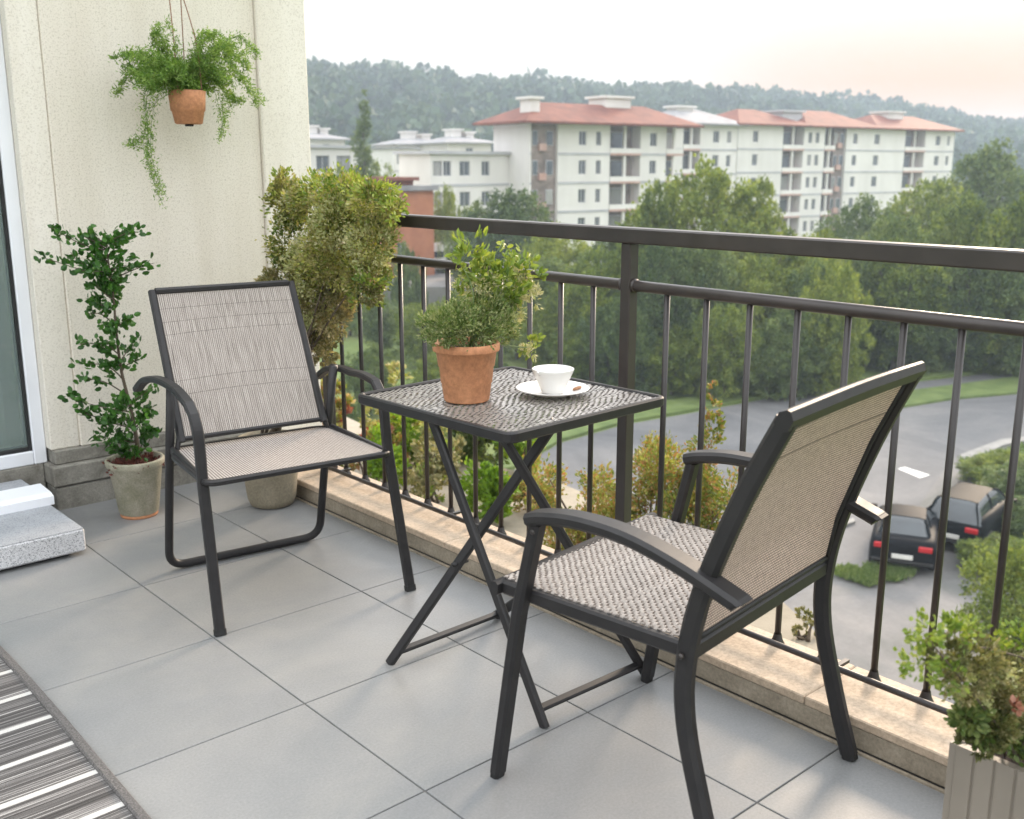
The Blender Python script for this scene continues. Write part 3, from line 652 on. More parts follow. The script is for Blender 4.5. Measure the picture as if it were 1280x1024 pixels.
bush('pale_sprigs', pblobs([(600, 355, 34, 30), (650, 355, 28, 22), (640, 390, 16, 24), (668, 372, 8, 20), (655, 440, 14, 6), (666, 436, 9, 12)], 2.0, o3, SC, .5), 1300, .014, M['l_pale'], rs, tp, .35, .3, 16, False, .2, .3)
bush('low_runner', pblobs([(652, 438, 12, 6), (666, 432, 8, 14)], 2.02, o3, SC, .5), 130, .016, M['l_lime'], rs, tp, .5, .4, 12, True, 0, .3)
mb = MB()
for q in [(592, 305), (630, 300), (660, 335), (575, 330), (620, 350), (645, 390), (600, 380), (648, 345), (668, 345)]:
    stemmb(mb, (rs.normal() * .02, rs.normal() * .02, .13), pxm(*q, 2.0, o3), .0022, .0009, rs, .12)
stemmb(mb, (.06, 0, .145), pxm(668, 430, 2.02, o3), .0018, .001, rs, .2)
mb.sweep(smoothp([pxm(*q, 2.0, o3) for q in [(640, 352), (668, 375), (682, 388)]], 5), circ(.0009, 5), smooth=True)
mb.build('stems', M['greenstem'], tp)

sc_ = empty('white_saucer', (1.842, 1.915, .698)); tag(sc_, 'round white saucer under the cup on the mesh table', 'saucer')
MB().lathe([(0, .004), (.04, .004), (.045, .0), (.05, .004), (.075, .010), (.096, .0175), (.0965, .019), (.094, .019), (.07, .0125), (.045, .0085), (.04, .0068), (0, .0068)], 56).build('dish', M['ceramic'], sc_)
cp = empty('white_tea_cup', (1.833, 1.905, .7055)); tag(cp, 'small white handleless cup standing on the saucer', 'cup')
cup = [(0, .0), (.027, .0), (.0285, .0015), (.033, .013), (.0435, .036), (.0515, .053), (.0545, .0615), (.0548, .0635), (.053, .0645), (.0505, .062), (.0465, .05), (.037, .026), (.026, .01), (0, .008)]
MB().lathe(cup, 48).build('bowl', M['ceramic'], cp)
mb = MB()
bp = smoothp([(-.0505, -.0, .061), (-.0585, -.004, .0635), (-.0595, -.006, .061), (-.052, -.002, .055)], 4); mb.sweep(bp, circ(.0035, 8), (0, 1, 0), True); mb.build('pouring_lip', M['ceramic'], cp)
bq = MB().lathe([(0, 0), (.013, 0), (.0145, .002), (.013, .004), (0, .0045)], 16); o = bq.build('biscuit', M['biscuit']); o.location = (1.893, 1.875, .7115); o.rotation_euler = (R(-8), R(-12), 0); o.scale = (1, .7, 1)
tag(o, 'small brown biscuit on the saucer beside the cup', 'biscuit')

# ------------------------------------------------------------------ hanging pot
HX, HY, HZ_ = 1.765, 3.80, 1.43
hp = empty('hanging_fern_pot', (HX, HY, HZ_)); tag(hp, 'small terracotta pot of feathery fern hanging on cords by the wall', 'hanging plant')
MB().lathe([(0, 0), (.045, 0), (.05, .003), (.0585, .045), (.0625, .048), (.0655, .085), (.068, .118), (.064, .12), (.06, .1), (0, .1)], 36).build('pot', M['terracotta'], hp)
MB().box(-.012, .014, -.012, .012, -.008, 0, .002).build('drain_foot', M['black'], hp)
MB().lathe([(0, .104), (.062, .102)], 16).build('soil', M['soil'], hp)
mb = MB(); top = np.array([-.01, .03, .78])
for x, y, tx in ((-.05, -.035, -.045), (.035, -.05, -.03), (.02, .05, .0)):
    mb.sweep(smoothp([(x, y, .112), (x * .9 + tx * .1, y * .8, .3), (tx, .0, .6), tuple(top)], 4), circ(.0022, 6), smooth=True)
mb.build('cord', M['cord'], hp)
mb = MB().sweep([(-.01, .198, .8), (-.01, .03, .8), (-.01, .03, .775)], circ(.004, 8), smooth=True).box(-.03, .01, .196, .2, .76, .84)
o = mb.build('wall_hook', M['metal']); o.location = (HX, HY, HZ_); tag(o, 'metal wall hook holding the cords of the hanging pot', 'hook')
o3 = (HX, HY, HZ_); fr = [
    [(218, 95), (205, 60), (197, 34)], [(200, 85), (170, 70), (143, 73)], [(205, 92), (172, 92), (152, 115)], [(200, 100), (180, 120), (186, 165), (183, 205), (203, 250)],
    [(185, 118), (182, 160), (170, 180), (166, 176)], [(192, 120), (185, 175), (188, 215), (196, 238)], [(190, 105), (176, 110), (150, 92)], [(240, 80), (238, 60), (240, 46)], [(255, 75), (280, 52), (302, 58), (309, 75)],
    [(265, 70), (285, 62), (296, 76), (306, 88)], [(262, 95), (285, 92), (300, 108), (309, 130)], [(268, 100), (280, 125), (284, 150), (276, 176)], [(265, 90), (280, 105), (294, 124), (302, 118)],
    [(255, 80), (275, 75), (292, 62)], [(270, 110), (276, 140), (272, 172)], [(210, 80), (200, 72), (178, 70)], [(210, 90), (180, 80), (160, 88)], [(245, 85), (262, 70), (272, 60)], [(245, 70), (255, 50), (262, 48)], [(215, 70), (205, 50), (200, 42)]]
P = []; DD = []; mb = MB()
for k in range(74):
    base = fr[k % len(fr)] if k < 44 else None
    if base is None:
        a = rs.uniform(0, 2 * math.pi); q = rs.uniform(.6, 1.05); ex, ez = math.cos(a) * 62 * q, math.sin(a) * 16 * q
        pp = [(230, 112), (230 + ex * .5, 95 - abs(ez)), (230 + ex, 92 - ez * .8 + abs(ex) * .12)]
    else: pp = [(230 + rs.normal() * 6, 112)] + [(x + rs.normal() * 3.5, y + rs.normal() * 3.5) for x, y in base]
    dy = rs.uniform(-.14, .1) * (.35 if base and base[-1][1] > 160 else 1); W3 = []
    for i, q in enumerate(pp):
        p = pxm(*q, 3.80, o3); p[1] += dy * i / (len(pp) - 1); W3.append(p)
    S = np.array(smoothp(W3, 10)); mb.sweep(S, circ(.0008, 4), smooth=True)
    seg = np.linalg.norm(np.diff(S, axis=0), axis=1).sum(); n = int(seg * 1300 * (1.2 if base is None else (.28 if base[-1][1] > 160 else .95))); t = rs.uniform(.1, 1, n) ** .9 * (len(S) - 1)
    i = np.minimum(t.astype(int), len(S) - 2); p = S[i] + (S[i + 1] - S[i]) * (t - i)[:, None]
    wd = .019 * (1.15 - .7 * (t / len(S)))[:, None]; P.append(p + rs.normal(size=(n, 3)) * wd * .8); DD.append((S[i + 1] - S[i]) / .02 * .35)
P = np.concatenate(P); DD = np.concatenate(DD); V_, F_ = leaf_arrays(P, .0145, rs, .3, .15, DD)
npobj('fern_fronds', V_, F_, M['l_fern'], hp); mb.build('frond_stems', M['greenstem'], hp)
bush('fern_heart', pblobs([(230, 108, 26, 10), (245, 98, 26, 14), (215, 98, 24, 14)], 3.8, o3, 325, .9), 2200, .018, M['l_fern'], rs, hp, .35, .3, 20, False, .5, .2)

# ------------------------------------------------------------------ slender potted shrub by the wall
SX, SY = 1.425, 3.72
sh = empty('potted_shrub', (SX, SY, 0)); tag(sh, 'slender shrub with small round glossy leaves in an aged pot beside the plinth', 'potted plant')
MB().lathe([(0, .0), (.066, .0), (.068, .004), (.067, .012)], 40).build('pot_base', M['terracotta'], sh)
MB().lathe([(.067, .012), (.072, .02), (.094, .185), (.099, .19), (.104, .2), (.106, .216), (.102, .222), (.092, .22), (.09, .2)], 40).build('pot', M['mossypot'], sh)
bush('bark_mulch', [(0, 0, .203, .085, .085, .008)], 900, .017, M['bark_mulch'], rs, sh, .6, .3, 6, False, .1, 0)
MB().lathe([(0, .2), (.05, .2), (.095, .196)], 20).build('soil', M['soil'], sh)
o3 = (SX, SY, 0); mb = MB()
tk = [pxm(*q, SY, o3) for q in [(174, 574), (170, 545), (162, 505), (152, 465), (146, 420), (142, 375), (136, 330), (132, 300)]]
tk = smoothp(tk, 4); mb.sweep(tk, circ(1, 8), (1, .1, 0), True, [.0085 - .0065 * i / (len(tk) - 1) for i in range(len(tk))])
tips = [(66, 284, 9), (50, 321, 8), (168, 290, 8), (182, 327, 7), (104, 295, 7), (128, 292, 7), (150, 288, 6), (92, 316, 6), (160, 345, 6), (110, 338, 6), (152, 372, 5), (112, 372, 5), (118, 395, 5), (160, 395, 5), (102, 432, 9), (100, 456, 9), (176, 430, 8), (170, 448, 6), (130, 425, 6), (92, 500, 9), (112, 478, 5),
        (194, 513, 9), (112, 541, 8), (136, 560, 7), (188, 545, 7), (120, 520, 7), (180, 480, 6), (150, 548, 7), (165, 568, 6), (100, 512, 5), (150, 500, 6), (196, 540, 4), (134, 452, 5), (140, 310, 7), (124, 320, 7), (148, 330, 7), (118, 355, 6)]
P = []; DD = []
for (x, y, n) in tips:
    e = pxm(x, y, SY, o3); e[1] += rs.uniform(-.09, .09)
    zb = e[2] - abs(e[0] + .03) * .3 - .03; i = min(range(len(tk)), key=lambda i: abs(tk[i][2] - zb)); b = np.array(tk[i])
    pts = np.array(stemmb(mb, b, e, .003, .001, rs, .08)); L = np.linalg.norm(e - b); m = int(n * 2.6 + L * 110)
    t = rs.uniform(.25, 1.02, m) * (len(pts) - 1.01); j = np.minimum(t.astype(int), len(pts) - 2); p = pts[j] + (pts[j + 1] - pts[j]) * (t - j)[:, None]
    P.append(p + rs.normal(size=p.shape) * .012); DD.append(np.tile((e - b) / (L + 1e-6) * .5, (m, 1)))
P = np.concatenate(P); DD = np.concatenate(DD); V_, F_ = leaf_arrays(P, .026, rs, .68, .15, DD, True)
npobj('leaves', V_, F_, M['l_shrub'], sh); mb.build('trunk', M['wood'], sh)
bush('lower_leaves', pblobs([(165, 560, 18, 12), (140, 540, 26, 16), (160, 515, 34, 20), (182, 530, 14, 14)], SY, o3, 330, .8), 420, .024, M['l_shrub'], rs, sh, .68, .3, 10, True, .2, .2)
bush('crown_leaves', pblobs([(138, 320, 24, 22), (132, 345, 22, 22), (128, 365, 20, 14), (140, 395, 14, 16), (148, 415, 12, 10)], SY, o3, 330, .8), 520, .023, M['l_shrub'], rs, sh, .68, .3, 10, True, .2, .2)

# ------------------------------------------------------------------ big bush in the corner
BX, BY = 1.862, 3.5
bb = empty('potted_bush', (BX, BY, 0)); tag(bb, 'large yellow green bush with tan blossom in an olive pot behind the fabric chair', 'potted plant')
MB().lathe([(0, 0), (.07, 0), (.082, .006), (.092, .03), (.112, .2), (.118, .25), (.12, .268), (.112, .27), (.105, .25)], 40).build('pot', M['mossy2'], bb)
MB().lathe([(0, .25), (.107, .248)], 20).build('soil', M['soil'], bb)
o3 = (BX, BY, 0); YB_ = 3.5
BB = [(360, 250, 26, 26), (352, 232, 14, 16), (400, 250, 36, 28), (432, 262, 42, 34), (470, 255, 30, 20), (488, 262, 16, 12), (372, 300, 38, 36), (430, 310, 48, 44), (470, 300, 26, 28), (455, 345, 30, 26), (405, 350, 40, 34), (365, 345, 34, 26)]
BL = [(348, 352, 26, 18), (392, 375, 36, 34), (415, 392, 22, 30), (400, 415, 24, 26, .05), (385, 400, 26, 30), (425, 375, 16, 18), (465, 362, 18, 14), (396, 425, 24, 24), (412, 436, 16, 18), (378, 430, 20, 20), (402, 455, 12, 14)]
bush('upper_foliage', pblobs(BB, YB_, o3, 330, .6, 2.02), 24000, .0165, M['l_mix'], rs, bb, .5, .3, 34, False, .25, .5)
bush('yellow_green_tips', pblobs([(352, 226, 14, 14), (430, 232, 40, 16), (470, 240, 34, 12), (492, 262, 16, 12), (398, 235, 28, 14), (470, 350, 24, 10), (345, 262, 12, 22), (455, 372, 24, 10)], YB_, o3, 330, .65, 2.0), 1300, .017, M['l_lime'], rs, bb, .5, .4, 10, True, .4, .4)
bush('tan_blossom', pblobs([(370, 262, 24, 20), (430, 280, 40, 30), (400, 330, 40, 40), (395, 380, 34, 34), (460, 310, 26, 30)], YB_, o3, 330, .65, 1.99), 6500, .012, M['l_pale'], rs, bb, .6, .2, 22, False, .3, .7)
bush('lower_foliage', pblobs(BL, YB_, o3, 330, .6, 2.02), 11000, .016, M['l_mixlow'], rs, bb, .5, .22, 26, False, .2, .45)
mb = MB()
for q in [(400, 260), (430, 270), (470, 270), (395, 320), (440, 330), (400, 380), (450, 345), (420, 300)]:
    b_ = pblobs([(*q, 5, 5)], YB_, o3, 330, .6, 2.02)[0]; stemmb(mb, (rs.normal() * .02, rs.normal() * .02, .24), b_[:3], .007, .002, rs, .05, 8)
mb.build('stems', M['wood'], bb)

# ------------------------------------------------------------------ ribbed planter bottom right
pl = empty('ribbed_planter', (1.66, .4, 0)); tag(pl, 'taupe ribbed planter box full of mixed foliage at the lower right corner', 'planter')
ex = 1.66; zt = .298; n = 0; prof = []
y = -.32
while y < .285:
    prof += [(0, y), (0, y + .029), (.0035, y + .031), (.0035, y + .033)]; y += .035
v = []; fcs = []
for (dx, yy) in prof:
    for z in (0, zt): v.append((dx, yy, z))
for i in range(len(prof) - 1): fcs.append((2 * i, 2 * i + 2, 2 * i + 3, 2 * i + 1))
mb = MB().add(v, fcs); mb.box(.0036, .02, -.32, .318, 0, zt - .002).box(.26, .28, -.32, .318, 0, zt).box(.02, .26, .300, .318, 0, zt).box(.02, .26, -.32, -.302, 0, zt).box(.02, .26, -.302, .3, 0, .02)
mb.build('planter_box', M['planter'], pl)
MB().box(.021, .259, -.3, .298, .1, .255).build('soil', M['soil'], pl)
o3 = (1.66, .4, 0); Yp = .62
PB = [(1215, 835, 42, 38), (1255, 850, 45, 40), (1185, 815, 22, 26), (1240, 890, 45, 35), (1290, 880, 50, 50), (1225, 925, 28, 18), (1330, 900, 60, 60)]
bush('foliage', pblobs(PB, Yp, o3, 750, .8), 17000, .0095, M['l_mixlow'], rs, pl, .5, .16, 30, False, .3, .5)
bush('yellow_leaves', pblobs([(1158, 790, 20, 18), (1180, 785, 14, 12), (1150, 828, 22, 14), (1200, 790, 34, 14), (1180, 850, 20, 24), (1280, 800, 30, 14), (1240, 805, 26, 12)], Yp, o3, 750, .8), 1000, .0095, M['l_lime'], rs, pl, .65, .4, 10, True, .3, .3)
bush('deep_leaves', pblobs([(1235, 908, 36, 20), (1270, 922, 36, 20), (1210, 900, 22, 18)], Yp - .0, o3, 750, .7), 1500, .013, M['l_deep'], rs, pl, .6, .3, 10, True, .2, .4)
bush('russet_leaves', pblobs([(1214, 876, 13, 10, -.02), (1266, 882, 10, 6, -.02), (1178, 885, 12, 6)], Yp - .03, o3, 750, .6), 30, .014, M['l_red'], rs, pl, .7, .4, 8, True, .3, .3)
bush('pale_blossom', pblobs([(1225, 840, 40, 30), (1262, 850, 40, 34), (1200, 850, 24, 20)], Yp, o3, 750, .85), 2600, .006, M['l_pale'], rs, pl, .6, .2, 22, False, .3, .8)
mb = MB()
for q in [(1165, 805), (1185, 805), (1215, 830), (1250, 840), (1280, 850)]:
    stemmb(mb, (.14 + rs.normal() * .02, .24 + rs.normal() * .03, .25), pxm(*q, Yp, o3), .003, .0012, rs, .1)
mb.build('stems', M['wood'], pl)
#BACK
# ------------------------------------------------------------------ lower terrace and its shrubs
TZ = -1.0
def sheet(name, pts, z, mat, th=.3, kind='structure'):
    n = len(pts); v = [(x, y, z) for x, y in pts] + [(x, y, z - th) for x, y in pts]
    f = [tuple(range(n)), tuple(range(2 * n - 1, n - 1, -1))] + [(i, i + n, (i + 1) % n + n, (i + 1) % n) for i in range(n)]
    o = MB().add(v, f).build(name, mat); o['kind'] = kind
    me = o.data; import bmesh; bm = bmesh.new(); bm.from_mesh(me); bmesh.ops.recalc_face_normals(bm, faces=bm.faces); bm.to_mesh(me); bm.free(); return o
def pxy(q, z): p = onz(*q, z); return (p[0], p[1])
tp_ = [(2.21, 1.35), (2.21, 4.31), (2.21, 14)] + [pxy(q, TZ) for q in [(430, 520), (520, 560), (600, 578), (690, 600), (790, 640), (890, 690), (960, 735), (1030, 800)]]
sheet('terrace', tp_, TZ, M['gravel'], 8.1)
sheet('balcony_front', [(1.6, -.5), (2.2, -.5), (2.2, 4.3), (1.6, 4.3)], -.26, M['bwall2'], 8.9)
rs = np.random.default_rng(5)
SCD = 1300.
def tshrub(name, label, cat, grp, px, py_top, py_bot, wpx, mat, n, size, extra=(), stems=True, sub=None):
    """a shrub standing on the terrace: its foot is where photo row py_bot meets the terrace"""
    p = onz(px, py_bot, TZ); dep = float((p - np.array([0, 0, CH])) @ fw); sc = SCD / dep
    h = (py_bot - py_top) / sc * 1.02; rx = wpx / 2 / sc
    root = empty(name, (p[0], p[1], TZ)); tag(root, label, cat, grp)
    blobs = []
    m = 12
    for k in range(m):
        a = rs.uniform(0, 6.28); q = rs.uniform(.1, .85); rr = rx * rs.uniform(.3, .45)
        blobs.append((math.cos(a) * rx * q, math.sin(a) * rx * q, h * rs.uniform(.12, .84), rr, rr, min(rr, h * .22)))
    for (dx, dz, r_) in extra: blobs.append((dx / sc * .75, -dx / sc * .66, dz / sc, r_ / sc, r_ / sc, r_ / sc * 1.5))
    bush('foliage', blobs, n, size, mat, rs, root, .55, .3, 18, False, .4, .4)
    if sub: bush('flower_tips', blobs, sub[1], size * 1.1, sub[0], rs, root, .6, .3, 10, False, .5, .8)
    mb = MB()
    for k in range(5):
        b = blobs[k]; stemmb(mb, (rs.normal() * .02, rs.normal() * .02, 0), (b[0] * .8, b[1] * .8, b[2]), .012, .004, rs, .08)
    mb.build('stems', M['wood'], root); return root
GS = 'shrubs on the lower terrace'
tshrub('terrace_shrub', 'orange tipped bushy shrub just outside the railing, left of the railing post', 'shrub', GS, 728, 558, 690, 133, M['l_hedge'], 7200, .026, [(-45, 62, 10)])
tshrub('terrace_shrub', 'dense green and orange shrub outside the railing, right of the railing post', 'shrub', GS, 808, 552, 700, 128, M['l_hedge'], 7200, .026)
tshrub('terrace_shrub', 'tall spiky orange tipped shrub outside the railing, seen beside the mesh chair arm', 'shrub', GS, 876, 560, 706, 138, M['l_hedge'], 8400, .026, [(6, 175, 12), (8, 205, 9), (8, 222, 6), (0, 150, 18)])
tshrub('terrace_shrub', 'bright lime green shrub outside the railing behind the crossed table legs', 'shrub', GS, 612, 578, 655, 80, M['l_bright'], 2200, .045)
tshrub('terrace_shrub', 'dark green shrub outside the railing below the table top', 'shrub', GS, 655, 520, 590, 70, M['l_bright'], 1600, .055)
tshrub('terrace_shrub', 'low green shrub with pinkish flowers outside the railing right of the fabric chair seat', 'shrub', GS, 558, 530, 596, 66, M['l_mixlow'], 1600, .05, sub=(M['l_pale'], 300))
tshrub('terrace_shrub', 'yellow and orange flowering shrub outside the railing behind the chair arm', 'shrub', GS, 480, 520, 590, 70, M['l_hedge'], 1900, .05, sub=(M['l_red'], 120))
tshrub('terrace_shrub', 'russet leaved shrub outside the railing nearest the house wall', 'shrub', GS, 422, 470, 600, 60, M['l_hedge'], 2200, .05, sub=(M['l_red'], 200))
tshrub('terrace_shrub', 'bright green shrub outside the railing beside the table left corner', 'shrub', GS, 520, 500, 585, 60, M['l_bright'], 1900, .05)
tshrub('terrace_shrub', 'broad green shrub outside the railing behind the fabric chair front leg', 'shrub', GS, 462, 540, 618, 90, M['l_bright'], 2600, .04)
tshrub('terrace_shrub', 'mixed green and yellow shrub outside the railing left of the crossed table legs', 'shrub', GS, 540, 545, 628, 80, M['l_mixlow'], 2600, .036, sub=(M['l_lime'], 300))
tshrub('terrace_shrub', 'loose green shrub with orange tips outside the railing between crossed table legs', 'shrub', GS, 672, 590, 640, 60, M['l_hedge'], 2200, .032)
tshrub('terrace_shrub', 'dark leafy shrub beyond the others, seen below the left table corner', 'shrub', GS, 590, 500, 575, 90, M['l_deep'], 2600, .05)
tshrub('terrace_shrub', 'yellow green shrub beyond the others, seen between fabric chair and table', 'shrub', GS, 500, 455, 560, 80, M['l_mix'], 2600, .05)
tshrub('terrace_sapling', 'small olive sapling outside the railing seen under the mesh chair', 'sapling', None, 1004, 758, 800, 34, M['l_mixlow'], 500, .022)

# ------------------------------------------------------------------ ground, roads
def gnd(name, pts, mat, lift, th=.3): return sheet(name, [pxy(q, G) for q in pts], G + lift, mat, th)
v = []; f = []
NA, NR = 96, 40
for j in range(NR + 1):
    r = 3 * (1040 / 3) ** (j / NR)
    for i in range(NA):
        a = 2 * math.pi * i / NA; v.append((r * math.cos(a), r * math.sin(a), G - (0 if r < 200 else 0)))
for j in range(NR):
    for i in range(NA): f.append((j * NA + i, j * NA + (i + 1) % NA, (j + 1) * NA + (i + 1) % NA, (j + 1) * NA + i))
f.append(tuple(range(NA)))
tag(MB().add(v, f).build('ground', M['ground']), kind='structure')
gnd('road', [(600, 640), (640, 590), (700, 555), (780, 532), (860, 518), (939, 503), (998, 492), (1060, 486), (1139, 479), (1300, 460), (1420, 440), (1440, 470), (1500, 560), (1300, 640), (1260, 800), (1400, 1100), (900, 1200), (700, 900), (600, 760)], M['asphalt'], .03)
gnd('grass_island', [(1124, 493), (1200, 483), (1300, 470), (1420, 452), (1430, 480), (1290, 492), (1190, 501), (1129, 511)], M['grass'], .14)
gnd('grass_verge', [(560, 600), (640, 560), (700, 530), (780, 512), (860, 500), (930, 491), (998, 483), (1120, 473), (1300, 452), (1300, 458), (1139, 477), (1060, 484), (998, 490), (939, 501), (860, 516), (780, 530), (700, 553), (640, 588)], M['grass'], .13)
gnd('parking_paving', [(1190, 575), (1125, 668), (1062, 715), (1000, 745), (900, 830), (960, 1000), (1200, 1100), (1290, 900), (1230, 740), (1215, 690), (1330, 640), (1330, 560)], M['paving'], .05)
gnd('grass_patch', [(1045, 722), (1062, 716), (1095, 731), (1086, 736)], M['grass'], .12)
gnd('grass_patch', [(1082, 716), (1120, 706), (1138, 722), (1120, 730), (1088, 727)], M['grass'], .12)
gnd('grass_patch', [(1205, 585), (1300, 560), (1330, 700), (1230, 712), (1205, 660), (1236, 640), (1240, 615)], M['grass'], .12)
def tufts(pts, n, sz):
    rs_ = np.random.default_rng(3); Q = np.array([pxy(q, G) for q in pts]); c0 = Q.mean(0); P = []
    for k in range(n):
        i = rs_.integers(len(Q)); t1, t2 = sorted(rs_.uniform(size=2)); a_, b_ = Q[i], Q[(i + 1) % len(Q)]
        p = c0 * (1 - t2) + a_ * (t2 - t1) + b_ * t1; p = c0 + (p - c0) * 1.12 + rs_.normal(size=2) * .08; P.append((p[0], p[1], G + .1))
    V_, F_ = leaf_arrays(np.array(P), sz, rs_, .3, 1.4); tag(npobj('grass_tufts', V_, F_, M['l_thyme']), kind='stuff')
tufts([(1045, 722), (1062, 716), (1095, 731), (1086, 736)], 2600, .16)
tufts([(1082, 716), (1120, 706), (1138, 722), (1120, 730), (1088, 727)], 3000, .16)
tufts([(1205, 585), (1300, 560), (1330, 700), (1230, 712), (1205, 660), (1236, 640), (1240, 615)], 9000, .2)
gnd('pavement', [(1010, 672), (1066, 652), (1069, 656), (1012, 677)], M['kerbstone'], .12)
gnd('pavement', [(1200, 572), (1250, 553), (1290, 548), (1290, 552), (1254, 560), (1205, 582)], M['kerbstone'], .12)
gnd('road_marking', [(1122, 587), (1131, 585), (1162, 595), (1150, 599)], M['paint'], .036, .002)
gnd('road_marking', [(1238, 566), (1252, 564), (1275, 571), (1262, 575)], M['paint'], .036, .002)

# ------------------------------------------------------------------ hills with forest
def azdir(px):
    p = far(px, HZ, 1.0); return math.atan2(p[1], p[0])
ridge = [(-900, 95), (-300, 88), (100, 84), (380, 82), (440, 87), (520, 90), (580, 96), (640, 94), (700, 100), (760, 107), (800, 109), (850, 105), (900, 112), (960, 117), (1020, 124), (1100, 131), (1160, 139), (1220, 150), (1280, 156), (1400, 150), (1800, 140), (2600, 150)]
rx_ = [a for a, b in ridge]; ry_ = [b for a, b in ridge]
azs = np.linspace(azdir(-900), azdir(2600), 170)
# photo column for an azimuth
def pxof(az):
    d = np.array([math.cos(az), math.sin(az), 0]); return CX + F * (d @ rt) / ((d @ fw))
def hill(az, r):
    px = pxof(az); Dr = np.interp(px, [300, 700, 1280], [400, 470, 640]); k = HZ - np.interp(px, rx_, ry_)
    zr = CH + k / F * math.cos(PITCH) * Dr * (1.0) - 12.5
    t = (r / Dr - .42) / .58; t = max(0, min(1, t)); s_ = t * t * (3 - 2 * t)
    if r > Dr: s_ = 1 - .25 * min(1, (r / Dr - 1) / .5)
    return G + (zr - G) * s_, Dr
v = []; f = []; nr = 26
for az in azs:
    for j in range(nr):
        _, Dr = hill(az, 1); r = Dr * (.4 + 1.1 * j / (nr - 1)); z, _ = hill(az, r); v.append((r * math.cos(az), r * math.sin(az), z + .02))
for i in range(len(azs) - 1):
    for j in range(nr - 1): a = i * nr + j; f.append((a, a + 1, a + nr + 1, a + nr))
tag(MB().add(v, f, True).build('hills', M['ground']), kind='structure')
P = []; DD = []; rs = np.random.default_rng(21); SZ = []
NT = 2100
for k in range(NT):
    az = rs.uniform(azdir(1520), azdir(60)) if k < 1900 else rs.uniform(azs[-1], azs[0]); _, Dr = hill(az, 1)
    r = Dr * (rs.uniform(.5, 1.02) if k % 4 else rs.uniform(.93, 1.02)); z, _ = hill(az, r); R0 = rs.uniform(3.2, 7.0) * (Dr / 450) ** .5; hgt = rs.uniform(3.5, 7.5) + (rs.uniform(0, 3.5) if rs.uniform() < .12 else 0)
    n = 58; d = rs.normal(size=(n, 3)); d /= np.linalg.norm(d, axis=1)[:, None]; d[:, 2] = np.abs(d[:, 2]) * 1.1 - .2
    P.append(np.array([r * math.cos(az), r * math.sin(az), z + hgt - 1.5]) + d * [R0, R0, R0 * .75] * rs.uniform(.8, 1.05, (n, 1))); DD.append(d * 0)
P = np.concatenate(P); V_, F_ = leaf_arrays(P, 2.9, rs, .9, .1)
tag(npobj('hill_forest', V_, F_, M['l_forest']), kind='stuff')

# ------------------------------------------------------------------ trees
def make_tree(name, seed, mat, loose=0.0, tall=1.0, n=19000, lsz=.23):
    rs = np.random.default_rng(seed); root = empty(name)
    lobes = [(0, 0, 5.0, 2.6, 2.6, 2.5)]; m = 19
    for k in range(m):
        zf_ = 1 - 2 * (k + .5) / m; a = 2.4 * k + rs.uniform(-.3, .3); q = math.sqrt(1 - zf_ * zf_) * rs.uniform(.85, 1.12) * (1 + loose * .12)
        lobes.append((math.cos(a) * 2.65 * q, math.sin(a) * 2.65 * q, 5.1 + 2.75 * zf_ * rs.uniform(.9, 1.05), rs.uniform(1.05, 1.6), rs.uniform(1.05, 1.6), rs.uniform(.9, 1.3)))
    lobes += [(1.2, .8, 1.5, 1.7, 1.7, 1.1), (-1.1, -.9, 1.6, 1.7, 1.7, 1.1), (rs.normal() * .5, rs.normal() * .5, 8.0, 1.3, 1.3, 1.0)]
    P, d = blob_points(lobes, n, rs, .3, 40, .72)
    V_, F_ = leaf_arrays(P, lsz, rs, .75, .2, d * .7); npobj('crown', V_, F_, mat, root)
    mb = MB(); stemmb(mb, (0, 0, -.2), (.1, .05, 4.6), .26, .14, rs, .03, 6)
    for L in lobes[:9]: stemmb(mb, (rs.normal() * .08, rs.normal() * .08, rs.uniform(1.6, 3.6)), (L[0] * .85, L[1] * .85, L[2]), .1, .03, rs, .08, 5)
    mb.build('trunk', M['bark'], root); return root
protos = [make_tree('broadleaf_tree', 100 + i, M['l_treed'] if i in (1, 4) else M['l_tree'], .3 * i) for i in range(5)]
used = [False] * 5
TG = 'broadleaf trees below the balcony'
def place_tree(px, ytop, D, wpx, pi, label, group=TG):
    x, y = colpt(px, D); ztop = CH + (HZ - ytop) / F * math.cos(PITCH) * D; h = (ztop - G) / 9.4; wd = (wpx / F * math.cos(PITCH) * D) / 8.0
    if used[pi]:
        r = protos[pi].copy(); C.objects.link(r)
        for ch in protos[pi].children: c = ch.copy(); C.objects.link(c); c.parent = r
    else: r = protos[pi]; used[pi] = True
    r.location = (x, y, G); r.scale = (wd, wd, h); r.rotation_euler = (0, 0, rnd.uniform(0, 6.28)); tag(r, label, 'tree', group); return r
